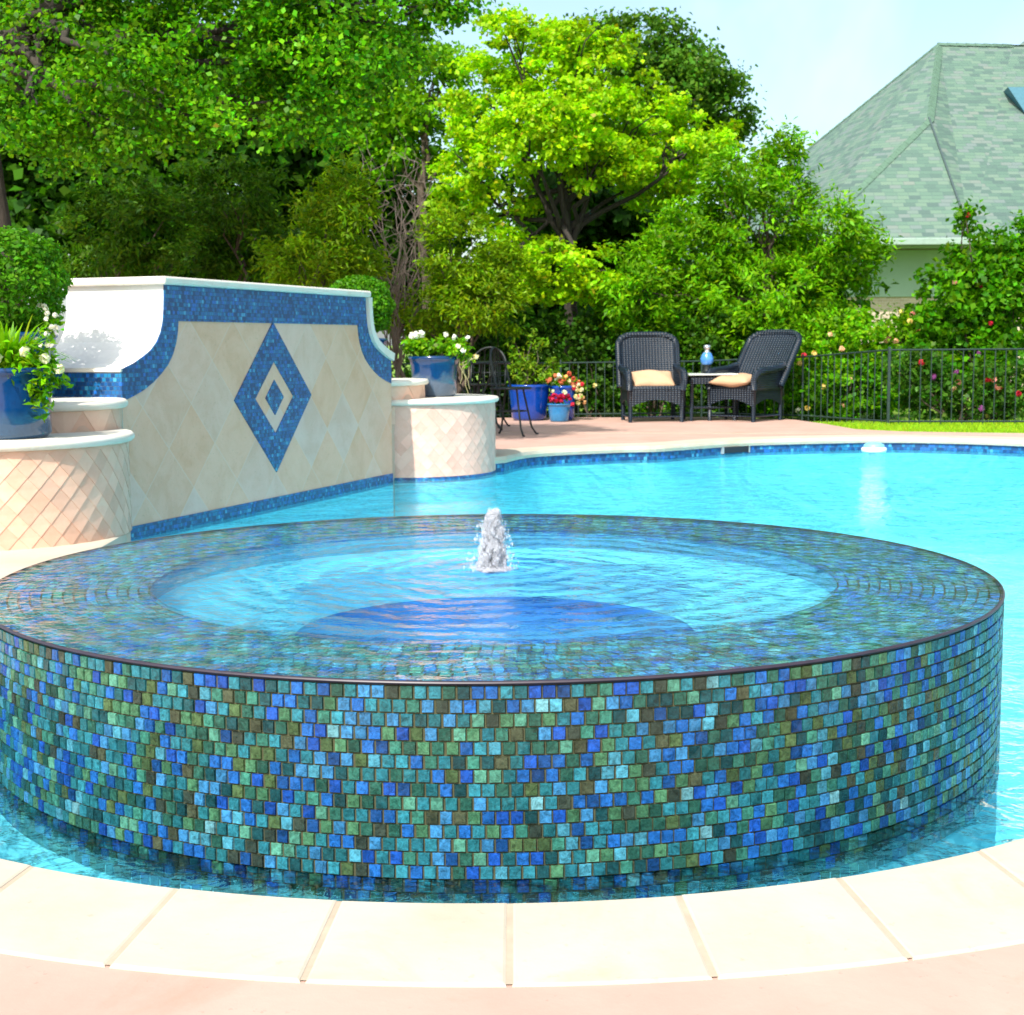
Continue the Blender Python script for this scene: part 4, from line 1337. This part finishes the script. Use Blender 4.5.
ntg.links.new(mixc(ntg, noise(ntg, coords(ntg), 20), (.02, .12, .45), (.10, .32, .70)), bg_.inputs['Base Color'])
bm = bmesh.new(); lathe(bm, [(0, 0), (.06, 0), (.055, .03), (.04, .07), (.05, .10)], 24); obj('base', bm, M_IRON, t, True)
bm = bmesh.new(); lathe(bm, [(.05, .10), (.072, .13), (.075, .17), (.06, .21), (.045, .235)], 24); obj('glass_bowl', bm, mg, t, True)
bm = bmesh.new(); lathe(bm, [(.045, .235), (.03, .25), (.028, .27), (.042, .285), (.042, .32), (0, .325)], 24); obj('neck', bm, simple('silver_metal', (.65, .68, .72), .2, .9), t, True)


# ------------------------------------------------------------------ wrought iron set
def iron_chair(label, loc, rz):
    t = thing('iron_chair', label, 'chair', loc, rz, 'black iron bistro chairs')
    bm = bmesh.new(); lathe(bm, [(0, .45), (.19, .45), (.205, .456), (.205, .464), (.19, .47), (0, .468)], 28); obj('seat', bm, M_IRON, t, True)
    for a in (45, 135, 225, 315):
        c_, s_ = math.cos(R(a)), math.sin(R(a))
        bm = bmesh.new(); tube(bm, [(c_ * .13, s_ * .13, .45), (c_ * .17, s_ * .17, .28), (c_ * .22, s_ * .22, .08), (c_ * .27, s_ * .27, .012), (c_ * .29, s_ * .29, .015)], .010, 6); obj('leg', bm, M_IRON, t, True)
    bm = bmesh.new(); tube(bm, [(.15 * math.cos(R(a)), .15 * math.sin(R(a)), .24) for a in range(0, 361, 20)], .006, 5, False); obj('ring_brace', bm, M_IRON, t, True)
    bm = bmesh.new(); pts = [(-.19, .07, .45)]
    for k in range(13):
        a = PI * k / 12
        pts.append((-.19 * math.cos(a), .12 + .05 * math.sin(a), .66 + .19 * math.sin(a)))
    pts.append((.19, .07, .45)); tube(bm, pts, .011, 7); obj('back_frame', bm, M_IRON, t, True)
    bm = bmesh.new()
    for x in (-.12, -.06, 0, .06, .12): tube(bm, [(x, .15, .48), (x * .9, .16, .66 + .19 * math.sqrt(max(0, 1 - (x / .19) ** 2)))], .0055, 5)
    for z in (.58, .70): tube(bm, [(-.18, .13, z), (0, .165, z), (.18, .13, z)], .0055, 5)
    obj('back_lattice', bm, M_IRON, t, True)


q = at(511, 400, 14.1); iron_chair('black iron bistro chair on the deck in front of the largest blue pot', (q.x, q.y, .001), R(70))
q = at(486, 400, 15.5); iron_chair('black iron bistro chair behind the round iron table', (q.x, q.y, .001), R(-15))
q = at(474, 400, 14.75)
t = thing('iron_table', 'round black iron bistro table half hidden behind the right pedestal', 'table', (q.x, q.y, .001))
bm = bmesh.new(); lathe(bm, [(0, .685), (.36, .685), (.375, .692), (.375, .704), (.36, .71), (0, .71)], 40); obj('tabletop', bm, M_IRON, t, True)
for a in (20, 110, 200, 290):
    c_, s_ = math.cos(R(a)), math.sin(R(a))
    bm = bmesh.new(); tube(bm, [(c_ * .25, s_ * .25, .69), (c_ * .10, s_ * .10, .40), (c_ * .14, s_ * .14, .2), (c_ * .30, s_ * .30, .012)], .012, 6); obj('leg', bm, M_IRON, t, True)
bm = bmesh.new(); tube(bm, [(.115 * math.cos(R(a)), .115 * math.sin(R(a)), .38) for a in range(0, 361, 20)], .007, 5, False); obj('ring_brace', bm, M_IRON, t, True)

# ------------------------------------------------------------------ fence
fp = [(-3.6, 17.9, .66, -.05), (-1.4, 17.8, .66, -.05), (.6, 17.7, .66, -.04), (2.3, 17.65, .67, -.03), (3.4, 17.05, .72, -.04), (4.07, 15.75, .80, -.045), (5.6, 15.55, .80, -.045), (7.4, 15.45, .80, -.045)]
fence = thing('iron_fence', 'low dark iron picket fence running behind the deck and the grass strip', 'fence', (fp[0][0], fp[0][1], 0))
o0 = V((fp[0][0], fp[0][1], 0))
for k, (x, y, zt, zb) in enumerate(fp):
    bm = bmesh.new(); big_ = .029 if k == 5 else .02
    box(bm, V((x, y, (zt + zb) / 2 + .01)) - o0, (big_, big_, zt - zb + .03), 0, .003); obj('post', bm, M_FENCE, fence)
    if k == len(fp) - 1: break
    x2, y2, zt2, zb2 = fp[k + 1]
    a, b = V((x, y, 0)), V((x2, y2, 0)); L = (b - a).length; d = (b - a) / L
    for f_ in (0, 1):
        bm = bmesh.new()
        ztA, ztB = (zt - .008, zt2 - .008) if f_ == 0 else (zb + .07, zb2 + .07)
        tube(bm, [a - o0 + d * .02 + V((0, 0, ztA)), b - o0 - d * .02 + V((0, 0, ztB))], .010, 4)
        obj('rail', bm, M_FENCE, fence)
    bm = bmesh.new(); n = int(L / .105)
    for j in range(1, n):
        u = j / n; qx = a.lerp(b, u) - o0; z1_ = zt + (zt2 - zt) * u - .012; z0_ = zb + (zb2 - zb) * u + .0
        box(bm, V((qx.x, qx.y, (z0_ + z1_) / 2)), (.009, .009, z1_ - z0_))
    obj('picket_panel', bm, M_FENCE, fence)

# grass strip blades along the right fence
n = 26000
gx = rng.uniform(3.1, 8.5, n); gy = rng.uniform(13.6, 16.2, n)
def inside(px_, py_):
    """right of the deck edge"""
    ex = np.interp(py_, [12.6, 13.75, 14.05, 14.35, 14.8, 15.8, 16.7], [8, 5.6, 4.7, 3.9, 3.5, 3.4, 3.25])
    return px_ > ex + .01
k = inside(gx, gy); gx, gy = gx[k], gy[k]; n = len(gx)
P = np.stack([gx, gy, np.full(n, -.02)], 1)
o = leaf_cards('grass', P, np.stack([rng.normal(size=n), rng.normal(size=n) - .3, rng.normal(size=n) * .15], 1), .075 * rng.uniform(.6, 1.3, n), .14, leaf_cols(n, (.17, .36, .006), (.40, .60, .02)), M_GRASS, None, np.tile(np.array([[0, 0, 1.0]]), (n, 1)))
tag(o, kind='stuff')

# floating chlorine dispenser
fl = at(874, 447, 13.15)
t = thing('pool_floater', 'small white floating chlorine dispenser with pale blue top near the far edge', 'pool float', (fl.x, fl.y, ZW))
bm = bmesh.new(); lathe(bm, [(0, -.06), (.05, -.06), (.055, 0), (.105, .005), (.112, .02), (.112, .04), (.10, .05), (0, .05)], 32); obj('float_ring', bm, simple('white_plastic', (.72, .76, .78), .4), t, True)
bm = bmesh.new(); lathe(bm, [(.095, .05), (.09, .075), (.06, .09), (0, .094)], 32); obj('cap', bm, simple('pale_blue_plastic', (.18, .48, .70), .4), t, True)


# ------------------------------------------------------------------ neighbour's house
def shingle():
    m, nt, b = mat('green_grey_shingles')
    o = coords(nt, 'UV')
    sx = N(nt, 'ShaderNodeSeparateXYZ'); nt.links.new(o, sx.inputs[0])
    v = math_(nt, 'DIVIDE', sx.outputs[1], .105); row = math_(nt, 'FLOOR', v)
    wr = N(nt, 'ShaderNodeTexWhiteNoise'); wr.noise_dimensions = '1D'; nt.links.new(row, wr.inputs['W'])
    u = math_(nt, 'ADD', math_(nt, 'DIVIDE', sx.outputs[0], .21), math_(nt, 'MULTIPLY', wr.outputs['Value'], 7))
    cb = N(nt, 'ShaderNodeCombineXYZ'); nt.links.new(math_(nt, 'FLOOR', u), cb.inputs[0]); nt.links.new(row, cb.inputs[1])
    wn = N(nt, 'ShaderNodeTexWhiteNoise'); wn.noise_dimensions = '2D'; nt.links.new(cb.outputs[0], wn.inputs['Vector'])
    c = ramp(nt, wn.outputs['Value'], [(0, (.055, .10, .085)), (.25, (.075, .145, .105)), (.5, (.095, .175, .12)), (.72, (.125, .20, .135)), (.9, (.13, .17, .16)), (1, (.16, .19, .155))])
    f2 = noise(nt, o, 30, 4, .7)
    c = mixc(nt, math_(nt, 'MULTIPLY', f2, .35), c, (.16, .22, .20))
    fv = math_(nt, 'FRACT', v); fu = math_(nt, 'FRACT', u)
    g = math_(nt, 'MAXIMUM', math_(nt, 'LESS_THAN', fv, .13), math_(nt, 'LESS_THAN', fu, .05))
    c = mixc(nt, math_(nt, 'MULTIPLY', g, .55), c, (.08, .13, .12))
    nt.links.new(c, b.inputs['Base Color']); b.inputs['Roughness'].default_value = .85
    nt.links.new(bump(nt, math_(nt, 'SUBTRACT', math_(nt, 'SUBTRACT', 1, fv), math_(nt, 'MULTIPLY', g, .4)), .6, .03), b.inputs['Normal'])
    return m


M_SHIN = shingle()
EZ = at(900, 239, 26).z
def facet(vs_, name, parent, m=M_SHIN, org=V((0, 0, 0)), th=0):
    pts = [V(p_) - org for p_ in vs_]
    nrm = (pts[1] - pts[0]).cross(pts[2] - pts[0]).normalized()
    if nrm.z < 0: pts.reverse(); nrm = -nrm
    hor = V((0, 0, 1)).cross(nrm).normalized(); vv = nrm.cross(hor)
    return pyobj(name, pts, [tuple(range(len(pts)))], m, parent, uvs=[(p_.dot(hor), p_.dot(vv)) for p_ in pts])


C_ = at(806, 239, 26); C_.z = EZ
D_ = at(971, 239, 26); D_.z = EZ
B_p = at(929, 119, 28.6)
A_p = at(938.5, 44, 31.5)
E_p = at(1012, 50, 31.7); E_p.z = A_p.z
E2 = V((E_p.x + 7, E_p.y + .5, A_p.z))
DR = V((D_.x + 9, D_.y + .4, EZ))
DR0 = V((D_.x, D_.y, EZ))
L_p = V((C_.x - 1.6, C_.y + 9.0, EZ))
org = V((C_.x, C_.y, 0))
house = thing('house', "neighbour's house with green-grey shingle hip roof behind the rose bushes", 'house', org)
facet([C_, D_, B_p], 'roof_slope', house, org=org)
facet([C_, B_p, A_p, L_p][0:3] , 'roof_slope', house, org=org)
facet([C_, A_p, L_p], 'roof_slope', house, org=org)
facet([D_, E_p, A_p, B_p][:1] + [E_p, A_p], 'roof_slope', house, org=org)
facet([D_, A_p, B_p], 'roof_slope', house, org=org)
facet([D_, DR, E2], 'roof_slope', house, org=org)
facet([D_, E2, E_p], 'roof_slope', house, org=org)
bp_ = V((E_p.x, E_p.y + 9, EZ)); facet([A_p, L_p, bp_], 'roof_slope', house, org=org); facet([A_p, bp_, E2], 'roof_slope', house, org=org)
# ridge and hip caps
def cap_run(a, b, name='ridge_cap', r_=.07):
    a, b = V(a) - org, V(b) - org; L = (b - a).length; n = max(2, int(L / .19)); d = (b - a) / L
    bm = bmesh.new()
    sdv = d.cross(V((0, 0, 1))).normalized()
    for k in range(n):
        p0 = a + d * (k * L / n - .02); p1 = a + d * ((k + 1) * L / n)
        vs_ = []
        for q, zz in ((p0, .035), (p1, .022)):
            vs_.append([bm.verts.new(q + sdv * (-.095) + V((0, 0, zz - .075))), bm.verts.new(q + V((0, 0, zz))), bm.verts.new(q + sdv * .095 + V((0, 0, zz - .075)))])
        for j in (0, 1): bm.faces.new((vs_[0][j], vs_[0][j + 1], vs_[1][j + 1], vs_[1][j]))
        bm.faces.new((vs_[0][0], vs_[0][2], vs_[0][1]))
    obj(name, bm, M_CAPSH, house)


M_CAPSH = simple('ridge_shingles', (.088, .16, .112), .85, 0, .4, 9)
cap_run(B_p, A_p); cap_run(C_, B_p); cap_run(A_p, E_p); cap_run(L_p, A_p)
bm = bmesh.new(); tube(bm, [D_ - org + V((0, 0, .05)), B_p - org + V((0, 0, .03))], .022, 5); obj('valley_flashing', bm, simple('dark_flashing', (.05, .08, .08), .5), house)
# higher gable peeking in at the right and its shaded dormer
G0 = at(1013, 50, 33); G1 = at(1040, 28, 33.5)
facet([G0, V((G0.x + 6, G0.y, G0.z - .5)), V((G1.x + 4, G1.y + 1, G1.z + 1.0)), G1][:4] if False else [G0, V((G0.x + 5, G0.y, G0.z)), G1], 'roof_slope', house, org=org)
da, db, dc = at(1008, 87, 29.6), at(1040, 87, 29.6), at(1040, 135, 29.2)
bm = bmesh.new(); vv_ = [V(x) - org for x in (da, db, dc)]
pyobj('dormer_cheek', [*vv_, *[q + V((.2, 1.2, 0)) for q in vv_]], [(0, 1, 2), (0, 2, 5, 3), (0, 3, 4, 1)], simple('slate_cheek', (.05, .16, .22), .6), house)
# vent pipe
vp = at(806, 160, 30.5) - org
bm = bmesh.new(); tube(bm, [vp + V((0, 0, -.5)), vp + V((0, 0, .22))], .05, 10); obj('vent_pipe', bm, simple('vent_metal', (.18, .25, .27), .5), house)
# gutter, soffit, walls
M_GUT = simple('gutter_paint', (.27, .36, .31), .4)
bm = bmesh.new()
for a, b in ((C_, D_), (D_, DR)):
    a, b = a - org, b - org; d = (b - a); L = d.length; an = math.atan2(d.y, d.x)
    box(bm, (a + b) / 2 + V((0, -.06, -.05)), (L, .12, .12), an, .015)
obj('gutter', bm, M_GUT, house)
bm = bmesh.new(); box(bm, (C_ + DR) / 2 - org + V((0, .42, -.10)), (DR.x - C_.x + .1, .75, .03), 0); obj('soffit', bm, M_GUT, house)
def brick():
    m, nt, b = mat('cream_brick')
    o = coords(nt)
    mp = N(nt, 'ShaderNodeMapping'); mp.inputs['Rotation'].default_value = (R(90), 0, 0); nt.links.new(o, mp.inputs[0])
    br = N(nt, 'ShaderNodeTexBrick'); nt.links.new(mp.outputs[0], br.inputs[0])
    br.inputs['Color1'].default_value = (.52, .42, .31, 1); br.inputs['Color2'].default_value = (.42, .33, .25, 1); br.inputs['Mortar'].default_value = (.55, .5, .44, 1)
    br.inputs['Scale'].default_value = 5; br.inputs['Mortar Size'].default_value = .015
    nt.links.new(br.outputs[0], b.inputs['Base Color']); b.inputs['Roughness'].default_value = .85
    return m


bm = bmesh.new(); box(bm, (C_ + DR) / 2 - org + V((.2, 3.8, 0)) - V((0, 0, EZ / 2 + .06)), (DR.x - C_.x - .3, 6.2, EZ - .1)); obj('wall', bm, brick(), house)
bm = bmesh.new(); box(bm, (C_ + DR) / 2 - org + V((.2, .69, 0)) + V((0, 0, -.56)), (DR.x - C_.x - .28, .06, .84)); obj('siding', bm, simple('pale_siding', (.30, .42, .34), .7, 0, .1, 4), house)
